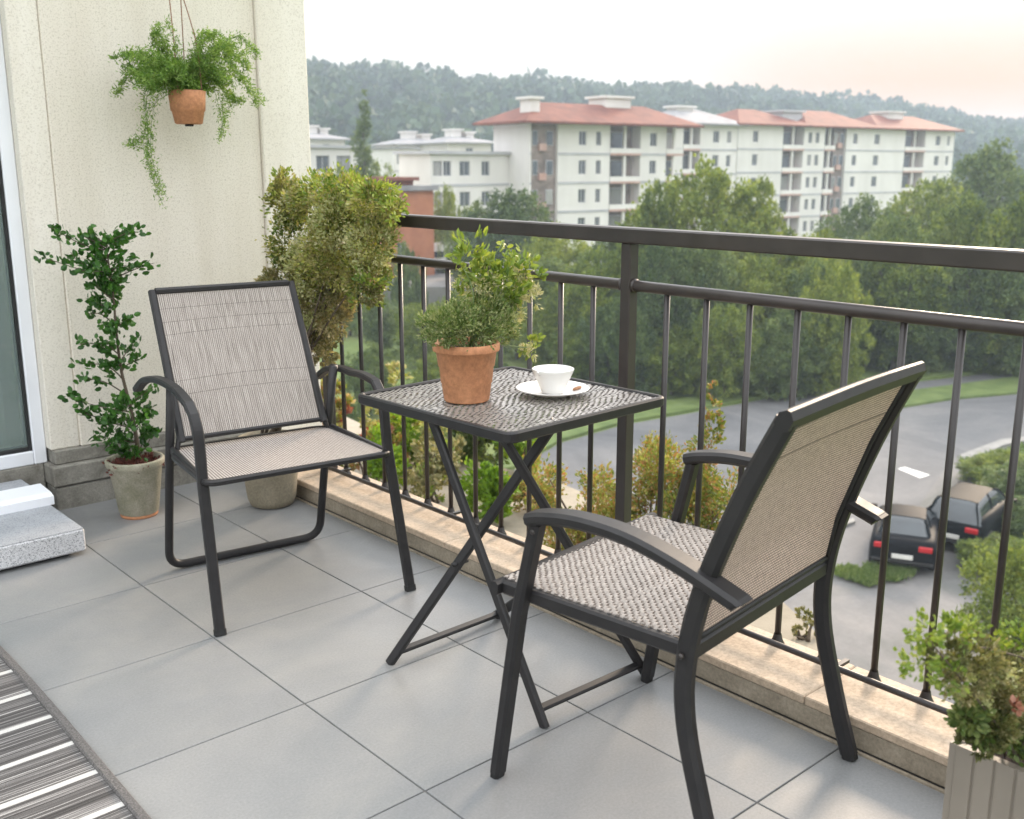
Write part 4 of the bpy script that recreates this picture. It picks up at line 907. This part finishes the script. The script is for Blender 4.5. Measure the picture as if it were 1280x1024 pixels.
mains = [
    (880, 195, 58, 200, 0, 'broad light green tree rising above the top rail in front of the white apartment blocks'),
    (820, 225, 56, 90, 3, 'smaller rounded tree leaning against the left side of the broad light green tree'),
    (945, 212, 60, 90, 2, 'rounded tree on the right flank of the broad light green tree'),
    (640, 232, 72, 130, 1, 'dull green tree in front of the left corner of the red roofed block'),
    (590, 248, 74, 70, 3, 'small green tree before the low white building with tall windows'),
    (556, 225, 80, 40, 2, 'slim bright green tree beside the brick building'),
    (1080, 240, 74, 105, 4, 'rounded dark green tree in front of the right end of the long block'),
    (1165, 215, 80, 110, 2, 'pale green tree just right of the long block end'),
    (1240, 178, 96, 130, 4, 'tall grey green tree at the right edge below the hill'),
    (1215, 235, 66, 120, 0, 'full light green tree at the right, above the top rail'),
    (1290, 225, 60, 120, 3, 'tree cut by the right edge of the picture above the top rail'),
    (1130, 262, 60, 110, 1, 'green tree behind the top rail below the long block end'),
    (1030, 280, 60, 100, 3, 'low green tree behind the top rail under the long block'),
    (700, 272, 62, 110, 2, 'green tree behind the top rail just left of the railing post'),
    (770, 282, 56, 100, 4, 'dark green tree behind the top of the railing post'),
    (550, 262, 90, 46, 1, 'small dark tree beside the pale van'),
    (505, 300, 62, 50, 4, 'dark bushy tree in front of the brick building'),
    (470, 196, 120, 60, 2, 'distant green tree behind the cypress'),
    (520, 205, 118, 70, 1, 'distant green tree between the low white buildings'),
    (425, 205, 92, 50, 3, 'green tree partly hiding the white house beside the wall')]
for a in mains: place_tree(*a)
row = []
for k in range(17): row.append((657 + k * 41 + rnd.uniform(-12, 12), 300 + rnd.uniform(-22, 26), rnd.uniform(49, 55) if k > 1 else rnd.uniform(56, 64), rnd.uniform(90, 130)))
row.sort()
ORD = ['first', 'second', 'third', 'fourth', 'fifth', 'sixth', 'seventh', 'eighth', 'ninth', 'tenth', 'eleventh', 'twelfth', 'thirteenth', 'fourteenth', 'fifteenth', 'sixteenth', 'seventeenth', 'eighteenth', 'nineteenth', 'twentieth', 'twenty first', 'twenty second', 'twenty third']
for k, (x, yt, D, w_) in enumerate(row): place_tree(x, yt, D + (7 if x > 1060 else 0), w_ * (1.1 if x > 1060 else 1), k % 5, 'bushy tree in the dense row beyond the road, %s from the left' % ORD[k], 'trees in the row beyond the road')
row = []
for k in range(18): row.append((680 + k * 41 + rnd.uniform(-12, 12), 385 + rnd.uniform(-22, 22), (50 if k > 8 else 52) - (3 if k < 9 else 0) + rnd.uniform(-2, 1), rnd.uniform(70, 105)))
row.sort()
for k, (x, yt, D, w_) in enumerate(row): place_tree(x, yt, D + (0 if x > 700 else 6) + (9 if x > 1060 else 0), w_, (k * 2) % 5, 'low leafy tree at the road verge, %s from the left' % ORD[k], 'low trees along the verge')
for k, (x, yt, D, w_) in enumerate([(430, 330, 66, 60), (470, 365, 58, 55), (520, 375, 55, 50), (565, 360, 60, 60), (455, 430, 44, 60), (540, 440, 42, 60), (600, 430, 46, 60), (500, 480, 36, 44), (580, 500, 35, 50), (430, 500, 33, 40)]):
    place_tree(x, yt, D, w_ * 1.3, k % 5, 'rounded green meadow bush below the brick building, %s from far to near' % ORD[k], 'bushes on the meadow')
def place_g(px, yb, h, wd, pi, label, group=None):
    r = place_tree(px, 300, 40, 50, pi, label, group); p = onz(px, yb, G); r.location = (p[0], p[1], G); r.scale = (wd / 8, wd / 8, h / 9.2)
    if not group and 'group' in r: del r['group']
    return r
place_g(1268, 842, 3.0, 2.6, 0, 'light green bush rising at the right edge in front of the parking paving')
for k, (x, yb, h, w_) in enumerate([(1236, 604, .9, 2.2), (1262, 612, 1.3, 2.8), (1290, 640, 1.6, 3.0), (1262, 668, 1.1, 2.2), (1226, 714, .9, 1.5), (1258, 722, 1.1, 2.0)]):
    place_g(x, yb, h, w_, (k * 3) % 5, 'low green shrub beside the parking area right of the cars, %s from the back' % ORD[k], 'shrubs by the parking area')
place_g(1052, 580, 1.1, .7, 2, 'tiny light green shrub standing alone on the grey street')
# cypress
rs = np.random.default_rng(9); D = 92; x, y = colpt(455, D); cy = empty('cypress_tree', (x, y, G)); tag(cy, 'tall narrow cypress standing before the forested hill left of the blocks', 'tree')
zt_ = CH + (HZ - 128) / F * D - G
bl = [(rs.normal() * .12, rs.normal() * .12, zt_ * t, .15 + 1.0 * math.sin(math.pi * min(1, (1.02 - t) * .8)) * .8, .15 + .8 * math.sin(math.pi * min(1, (1.02 - t) * .8)), zt_ * .06) for t in np.linspace(.12, .97, 16)]
bush('crown', bl, 9000, .26, M['l_treed'], rs, cy, .5, .4, 24, False, .7, .3)
mb = MB(); stemmb(mb, (0, 0, -.2), (0, 0, zt_ * .9), .2, .04, rs, .01); mb.build('trunk', M['bark'], cy)

# ------------------------------------------------------------------ buildings
def block(name, label, cat, px0, D0, px1, D1, ztop, fh, segs, depth, wall='bwall', roofs=None, band=True, boxes=(), over=1.0, nf=5):
    P0 = np.array(colpt(px0, D0)); P1 = np.array(colpt(px1, D1)); L = np.linalg.norm(P1 - P0); e = (P1 - P0) / L
    root = empty(name, (P0[0], P0[1], G), math.atan2(e[1], e[0])); tag(root, label, cat)
    def sx(px):
        d = np.array(colpt(px, 1.0)); A = np.array([[d[0], -e[0]], [d[1], -e[1]]]); return float(np.linalg.solve(A, P0)[1])
    H = ztop - G; floors = [H - fh * (i + 1) for i in range(nf)]
    mw = MB(); mbd = MB(); mbr = MB(); mpk = MB()
    for sg in segs:
        x0, x1, typ = sx(sg[0]), sx(sg[1]), sg[2]; wins = [(sx(c), ww) for c, ww in (sg[3] if len(sg) > 3 else [])]
        if typ == 'w':
            xs = [x0]
            for c, ww in wins: xs += [c - ww / 2, c + ww / 2]
            xs.append(x1)
            for i in range(0, len(xs), 2): mw.box(xs[i], xs[i + 1], 0, .3, 0, H)
            for c, ww in wins:
                zc = H
                for fz in floors:
                    z1 = fz + fh * .78; z0 = fz + fh * .3
                    if z0 < .5: break
                    mw.box(c - ww / 2, c + ww / 2, 0, .3, z1, zc); zc = z0
                    fr = MB(); t_ = .07
                    fr.box(c - ww / 2, c - ww / 2 + t_, .12, .2, z0, z1).box(c + ww / 2 - t_, c + ww / 2, .12, .2, z0, z1).box(c - ww / 2 + t_, c + ww / 2 - t_, .12, .2, z1 - t_, z1).box(c - ww / 2 + t_, c + ww / 2 - t_, .12, .2, z0, z0 + t_).box(c - .03, c + .03, .13, .19, z0 + t_, z1 - t_)
                    fo = fr.build('window', M['bband'], root)
                    MB().box(c - ww / 2 + .01, c + ww / 2 - .01, .2, .24, z0 + .01, z1 - .01).build('pane', M['glass'], fo)
                mw.box(c - ww / 2, c + ww / 2, 0, .3, 0, zc)
            if band:
                for fz in floors: 
                    if fz > .5: MB().box(x0 + .02, x1 - .02, -.06, 0.0, fz - .12, fz + .12).build('string_course', M['bband'], root)
            mw.box(x0, x0 + .25, .3, 1.7, 0, H); mw.box(x1 - .25, x1, .3, 1.7, 0, H)
        elif typ == 'b':
            MB().box(x0, x1, 1.45, 1.6, 0, H - .01).build('recess_cladding', M['brown'], root); cx = (x0 + x1) / 2
            for fz in floors:
                if fz < .5: break
                MB().box(x0, x1, -.15, 1.45, fz - .12, fz + .1).build('balcony_slab', M['pink'], root); mw.box(x0 + .02, x1 - .02, -.1, 0.02, fz + .1, fz + .62)
                fo = MB().box(cx - .9, cx + .9, 1.36, 1.45, fz + .12, fz + fh * .8).build('window', M['bband'], root); MB().box(cx - .82, cx + .82, 1.3, 1.36, fz + .18, fz + fh * .76).build('pane', M['glass'], fo)
            mw.box(cx - .14, cx + .14, 0.02, .3, 0, H)
        elif typ == 's':
            MB().box(x0, x1, .35, .6, 0, H - .01).build('recess_cladding', M['brown'], root); r_ = random.Random(4)
            for fz in floors:
                if fz < .5: break
                c = x0 + (x1 - x0) * .45; MB().box(c - .45, c + .45, .0, .35, fz + .3, fz + 1.0).build('salmon_panel', M['pink'], root)
                for c, ww in ((x0 + (x1 - x0) * .2, .7), (x0 + (x1 - x0) * .75, .9)):
                    fo = MB().box(c - ww / 2, c + ww / 2, .28, .35, fz + .8, fz + 2.3).build('window', M['bband'], root); MB().box(c - ww / 2 + .08, c + ww / 2 - .08, .24, .28, fz + .88, fz + 2.22).build('pane', M['glass'], fo)
    mw.box(0, L, 1.7, depth, 0, H - .02); mw.build('wall', M[wall], root)
    if mbd.n: mbd.build('string_course', M['bband'], root)
    if mbr.n: mbr.build('recess_cladding', M['brown'], root)
    if mpk.n: mpk.build('balcony_slab', M['pink'], root)
    for (a, b, hh, m_) in (roofs or []):
        xa, xb = (sx(a) if a is not None else 0) - over, (sx(b) if b is not None else L) + over; ya, yb = -over, depth + over
        if hh <= .4: MB().box(xa, xb, ya, yb, H + .0, H + hh).build('roof', M[m_], root); continue
        my = (ya + yb) / 2; ins = min((yb - ya) / 2, (xb - xa) / 2 * .9)
        v = [(xa, ya, H), (xb, ya, H), (xb, yb, H), (xa, yb, H), (xa, ya, H + .2), (xb, ya, H + .2), (xb, yb, H + .2), (xa, yb, H + .2), (xa + ins, my, H + hh), (xb - ins, my, H + hh)]
        MB().add(v, [(3, 2, 1, 0), (0, 1, 5, 4), (1, 2, 6, 5), (2, 3, 7, 6), (3, 0, 4, 7), (4, 5, 9, 8), (5, 6, 9), (6, 7, 8, 9), (7, 4, 8)]).build('roof', M[m_], root)
    for (a, b, z0, z1, y0, y1, m_) in boxes:
        mb = MB().box(sx(a), sx(b), y0, y1, H + z0, H + z1, .05).box(sx(a) - .3, sx(b) + .3, y0 - .3, y1 + .3, H + z1 + .002, H + z1 + .25); mb.build('roof_housing', M[m_], root)
    return root
zA = CH + (HZ - 156) / F * math.cos(PITCH) * 108
block('apartment_building', 'white apartment block with red hip roof and brown stair recess, nearest of the blocks', 'building', 662, 108, 853, 122, zA, 2.95,
      [(662, 664, 'w'), (664, 697, 's'), (697, 762, 'w', [(728, 1.0), (748, .7)]), (762, 800, 'b'), (800, 832, 'w', [(816, 1.0)]), (832, 853, 'b')], 6.4,
      roofs=[(None, None, 2.3, 'roof')], boxes=[(667, 679, .5, 2.4, .6, 2.4, 'bwall'), (775, 806, 1.4, 3.0, 2.5, 5.5, 'bwall')], over=1.6)
zB = CH + (HZ - 160) / F * math.cos(PITCH) * 138
block('apartment_building', 'white apartment block with pale grey roof between the two red roofed blocks', 'building', 842, 132, 920, 140, zB, 2.95,
      [(842, 853, 'w'), (853, 874, 'b'), (874, 920, 'w', [(894, 1.1), (910, .8)])], 8, roofs=[(None, None, 2.2, 'roofgrey')], boxes=[(866, 886, 1.0, 2.2, 3, 5, 'bwall')])
zC = CH + (HZ - 163) / F * math.cos(PITCH) * 152
block('apartment_building', 'long white apartment block with stacked balconies and red roofs, farthest right', 'building', 921, 140, 1190, 178, zC, 2.95,
      [(921, 977, 'w', [(943, 1.0)]), (977, 1003, 'b'), (1003, 1029, 'w', [(1011, .8), (1020, .8)]), (1029, 1042, 'b'), (1042, 1056, 's'), (1056, 1080, 'w', [(1067, 1.0)]), (1080, 1108, 'w', [(1094, 1.2)]), (1108, 1129, 'w'), (1129, 1154, 'b'), (1154, 1190, 'w', [(1170, 1.2), (1183, .8)])], 9,
      roofs=[(None, 1000, 2.3, 'roof'), (1004, 1088, 2.5, 'roof'), (1092, None, 2.3, 'roof')], boxes=[(990, 1014, .3, 2.0, 2, 6, 'bwall2'), (1128, 1146, 1.4, 2.6, 3, 6, 'bwall')], nf=5)
zD = CH + (HZ - 193) / F * math.cos(PITCH) * 104
block('low_building', 'low white building with flat roof and tall windows left of the red roofed block', 'building', 538, 104, 650, 112, zD, 3.0,
      [(538, 650, 'w', [(547, 1.2), (559, 1.0), (581, 1.4), (607, 1.1)])], 5, roofs=[(None, None, .3, 'bband')], over=.4, nf=3)
zE = CH + (HZ - 186) / F * math.cos(PITCH) * 98
block('low_building', 'white flat roofed house just right of the cream wall, behind the bush', 'building', 360, 96, 453, 100, zE, 3.0,
      [(360, 453, 'w', [(375, 1.0), (404, 1.4), (430, 1.5)])], 10, roofs=[(None, None, .25, 'bband')], over=.3, nf=3)
zF = CH + (HZ - 187) / F * math.cos(PITCH) * 150
block('low_building', 'small distant white house between the cypress and the low white building', 'building', 492, 150, 522, 152, zF, 3.0,
      [(492, 522, 'w', [(500, 1.0), (508, 1.4)])], 10, roofs=[(None, None, .3, 'roofgrey')], over=.3, nf=2)
for (a, b, D, yt, lb) in ((386, 432, 170, 177, 'distant flat roofed house with cream roof at the left below the hill'), (498, 560, 175, 183, 'distant dark grey roofed house below the hill'), (560, 614, 165, 181, 'distant pale roofed house touching the red roof corner')):
    block('distant_house', lb, 'building', a, D, b, D + 3, CH + (HZ - yt) / F * D, 2.9, [(a, b, 'w', [((a + b) / 2, 1.2)])], 12, roofs=[(None, None, 1.4, 'roofgrey')], boxes=[((a * 2 + b) / 3, (a * 2 + b) / 3 + 12, 1.0, 2.1, 4, 7, 'bwall'), ((a + b * 2) / 3, (a + b * 2) / 3 + 10, .9, 1.7, 4, 7, 'bwall')], nf=2)
zG = CH + (HZ - 238) / F * math.cos(PITCH) * 76
block('brick_building', 'small orange brick building with dark flat roof behind the end of the railing', 'building', 484, 76, 541, 78, zG, 3.0,
      [(484, 541, 'w', [(500, .8)])], 8, wall='brick', roofs=[(None, None, .35, 'roofgrey')], band=False, boxes=[(497, 524, .36, .7, .8, 4, 'roof')], over=.3, nf=2)

# ------------------------------------------------------------------ vehicles
def body_shape(mb, prof, w, wtop, inset=.0):
    pass
def make_car(name, label, x, y, rz, paint, L=4.5, Wd=1.8, Ht=1.45, suv=0):
    L *= .93; Wd *= .95; Ht *= .96
    m_, t, b = newmat(paint[0]); b.inputs['Base Color'].default_value = (*paint[1], 1); b.inputs['Roughness'].default_value = .6; b.inputs['Specular IOR Level'].default_value = .05; b.inputs['Coat Weight'].default_value = 0; b.inputs['Metallic'].default_value = .1
    root = empty(name, (x, y, G + .04), rz); tag(root, label, 'car', 'cars parked by the road')
    # local: +y forward, stations from tail to nose: (y, half width, z bottom, z belt)
    st = [(-.5, .40, .42, .72), (-.495, .455, .32, .86), (-.46, .485, .24, .93), (-.38, .5, .2, .95 + .1 * suv), (-.2, .505, .19, .93 + .1 * suv), (.1, .505, .19, .9 + .1 * suv), (.3, .5, .19, .86 + .1 * suv), (.42, .48, .2, .76 + .1 * suv), (.48, .44, .26, .66 + .1 * suv), (.5, .38, .36, .58)]
    v = []; f = []
    for (yy, hw, z0, z1) in st:
        hw *= Wd; zm = z0 + (z1 - z0) * .6
        for q in ((-hw * .9, z0), (-hw, z0 + .08), (-hw * 1.01, zm), (-hw * .95, z1 - .03), (-hw * .84, z1), (hw * .84, z1), (hw * .95, z1 - .03), (hw * 1.01, zm), (hw, z0 + .08), (hw * .9, z0)): v.append((q[0], yy * L, q[1]))
    n = 10
    for i in range(len(st) - 1):
        for k in range(n): f.append((i * n + k, (i + 1) * n + k, (i + 1) * n + (k + 1) % n, i * n + (k + 1) % n))
    f.append(tuple(range(n))); f.append(tuple(range((len(st)) * n - 1, (len(st) - 1) * n - 1, -1)))
    MB().add(v, f, True).build('body', m_, root)
    # greenhouse: dark glazing loft with a painted roof shell and pillars over it
    zb = .86 + .08 * suv; zt = Ht
    cs = [(-.43, .0, .42), (-.40, .1, .43), (-.30, .72, .4), (-.235, .95, .38), (-.12, 1.0, .375), (.02, .98, .375), (.1, .84, .39), (.2, .3, .41), (.26, .0, .42)]
    if suv: cs = [(-.475, .0, .43), (-.46, .2, .43), (-.42, .82, .41), (-.38, .96, .4)] + cs[4:]
    def sec(yy, t, hb, grow=0.0, z0=0.0):
        zz = zb - .04 + (zt - zb + .04) * t + grow; ht = hb - .075 * t; hw = (hb + .03) * Wd
        return [(-hw - grow, yy * L, zb - .05), (-(hb + (ht - hb) * .6) * Wd - grow, yy * L, zb - .04 + (zz - zb) * .7), (-ht * Wd * .93 - grow, yy * L, zz - .035 * t), (-ht * Wd * .6, yy * L, zz), (ht * Wd * .6, yy * L, zz), (ht * Wd * .93 + grow, yy * L, zz - .035 * t), ((hb + (ht - hb) * .6) * Wd + grow, yy * L, zb - .04 + (zz - zb) * .7), (hw + grow, yy * L, zb - .05)]
    v = []; f = []
    for c_ in cs: v += sec(*c_)
    for i in range(len(cs) - 1):
        for k in range(7): f.append((i * 8 + k, i * 8 + k + 1, (i + 1) * 8 + k + 1, (i + 1) * 8 + k))
    MB().add(v, f, True).build('glazing', M['carglass'], root)
    v = []; f = []; rsn = [c_ for c_ in cs if c_[1] > .9]
    for c_ in rsn: v += sec(c_[0], c_[1], c_[2], .012)[2:6]
    for i in range(len(rsn) - 1):
        for k in range(3): f.append((i * 4 + k, i * 4 + k + 1, (i + 1) * 4 + k + 1, (i + 1) * 4 + k))
    MB().add(v, f, True).build('roof', m_, root)
    for sd_ in (0, 1):
        pick = lambda c_, g_: [np.array(sec(*c_, g_)[7 if sd_ else 0]), np.array(sec(*c_, g_)[6 if sd_ else 1]), np.array(sec(*c_, g_)[5 if sd_ else 2])]
        for grp in (cs[:4] if not suv else cs[:4], cs[5:]):
            MB().sweep([pick(c_, .008)[2] for c_ in grp], rrect(.06, .03, .008), side=(0, 0, 1)).build('pillar', m_, root)
        c_ = cs[4]; q = pick(c_, .01); MB().sweep(q, rrect(.05, .02, .004), side=(0, 1, 0)).build('pillar', m_, root)
    red, t2, b2 = newmat('red_tail_lamp'); b2.inputs['Base Color'].default_value = (.45, .015, .02, 1); b2.inputs['Roughness'].default_value = .2
    for s in (-1, 1):
        MB().box(s * .33 * Wd - .17, s * .33 * Wd + .17, -.507 * L, -.485 * L, .68, .83, .02).build('tail_light', red, root)
        MB().box(s * .34 * Wd - .16, s * .34 * Wd + .16, .484 * L, .503 * L, .5, .62, .02).build('headlight', M['ceramic'], root)
        MB().box(s * .5 * Wd + (0 if s > 0 else -.16), s * .5 * Wd + (.16 if s > 0 else 0), .16 * L, .2 * L, .92, 1.04, .02).build('wing_mirror', m_, root)
        for yy in (-.31, .31):
            wl_ = MB().lathe([(.2, -.1), (.3, -.1), (.32, -.07), (.32, .07), (.3, .1), (.2, .1)], 24).build('wheel', M['black'], root); wl_.location = (s * (.5 * Wd - .08), yy * L, .32); wl_.rotation_euler = (0, R(90), 0)
            h_ = MB().lathe([(0, .075), (.06, .085), (.2, .07), (.2, -.07), (.06, -.085), (0, -.075)], 16).build('rim', M['bband'], wl_)
    MB().box(-.26, .26, -.512 * L, -.5 * L, .45, .56).build('number_plate', M['paint'], root)
    MB().box(-.46 * Wd, .46 * Wd, -.51 * L, -.46 * L, .3, .4, .02).build('bumper', M['black'], root)
    return root
def dirpx(a, b):
    A, B = onz(*a, G), onz(*b, G); return math.atan2(B[1] - A[1], B[0] - A[0]) - math.pi / 2
p = onz(1130, 690, G); make_car('parked_car', 'dark grey saloon car parked by the road with its tail lights towards the balcony', p[0], p[1], dirpx((1123, 712), (1130, 668)), ('charcoal_car_paint', (.009, .01, .012)), 4.1, 1.75, 1.36)
p = onz(1212, 668, G); make_car('parked_car', 'black estate car parked right beside the dark grey saloon, partly behind a railing bar', p[0], p[1], dirpx((1190, 690), (1228, 656)), ('black_car_paint', (.006, .008, .009)), 4.4, 1.78, 1.52, 1)
# pale van near the brick building
D = 80; x, y = colpt(553, D); vr = empty('delivery_van', (x, y, G + 3.4), -HEAD + R(15)); tag(vr, 'white van with rounded roof parked high beside the brick building', 'van')
vr.location.z = G + 2.6
v = []; f = []
for yy, k in ((-2.2, .0), (-2.1, 1), (1.2, 1), (1.6, .9), (2.3, .35)):
    for q in ((-1.05, .3), (-1.08, 1.1), (-.98, 1.1 + .9 * k), (-.6, 1.15 + 1.1 * k), (.6, 1.15 + 1.1 * k), (.98, 1.1 + .9 * k), (1.08, 1.1), (1.05, .3)): v.append((yy * 1.05, q[0], q[1]))
for i in range(4):
    for k in range(8): f.append((i * 8 + k, i * 8 + (k + 1) % 8, (i + 1) * 8 + (k + 1) % 8, (i + 1) * 8 + k))
f += [tuple(range(7, -1, -1)), tuple(range(32, 40))]
MB().add(v, f, True).build('body', M['bwall'], vr)
for yy in (-1.1, .3): MB().box(yy, yy + .9, -1.1, -1.04, 1.15, 1.6, .02).build('side_window', M['carglass'], vr)
MB().box(1.5, 2.0, -.7, .7, 1.3, 1.7, .02).build('windscreen', M['carglass'], vr)
for yy in (-1.4, 1.5):
    for s in (-1, 1):
        o = MB().lathe([(0, -.12), (.33, -.12), (.35, 0), (.33, .12), (0, .12)], 20).build('wheel', M['black'], vr); o.location = (yy, s * .98, .35); o.rotation_euler = (R(90), 0, 0)
# raised yard the van and brick building stand on
xy = [colpt(470, 70), colpt(600, 70), colpt(610, 96), colpt(462, 96)]
sheet('yard', [tuple(q) for q in xy], G + 2.55, M['paving'], 2.6)

# ------------------------------------------------------------------ air between here and the hills
mh = bpy.data.materials.new('haze_air'); mh.use_nodes = True; t = mh.node_tree; t.nodes.remove(t.nodes['Principled BSDF'])
pv = t.nodes.new('ShaderNodeVolumePrincipled'); pv.inputs['Color'].default_value = (.72, .85, 1, 1); pv.inputs['Density'].default_value = HAZE; pv.inputs['Anisotropy'].default_value = 0
t.links.new(pv.outputs[0], t.nodes['Material Output'].inputs['Volume'])
hz = MB().box(-1050, 1050, -1050, 1050, G - 1.5, 48).build('haze', mh); hz['kind'] = 'stuff'; hz.visible_shadow = True
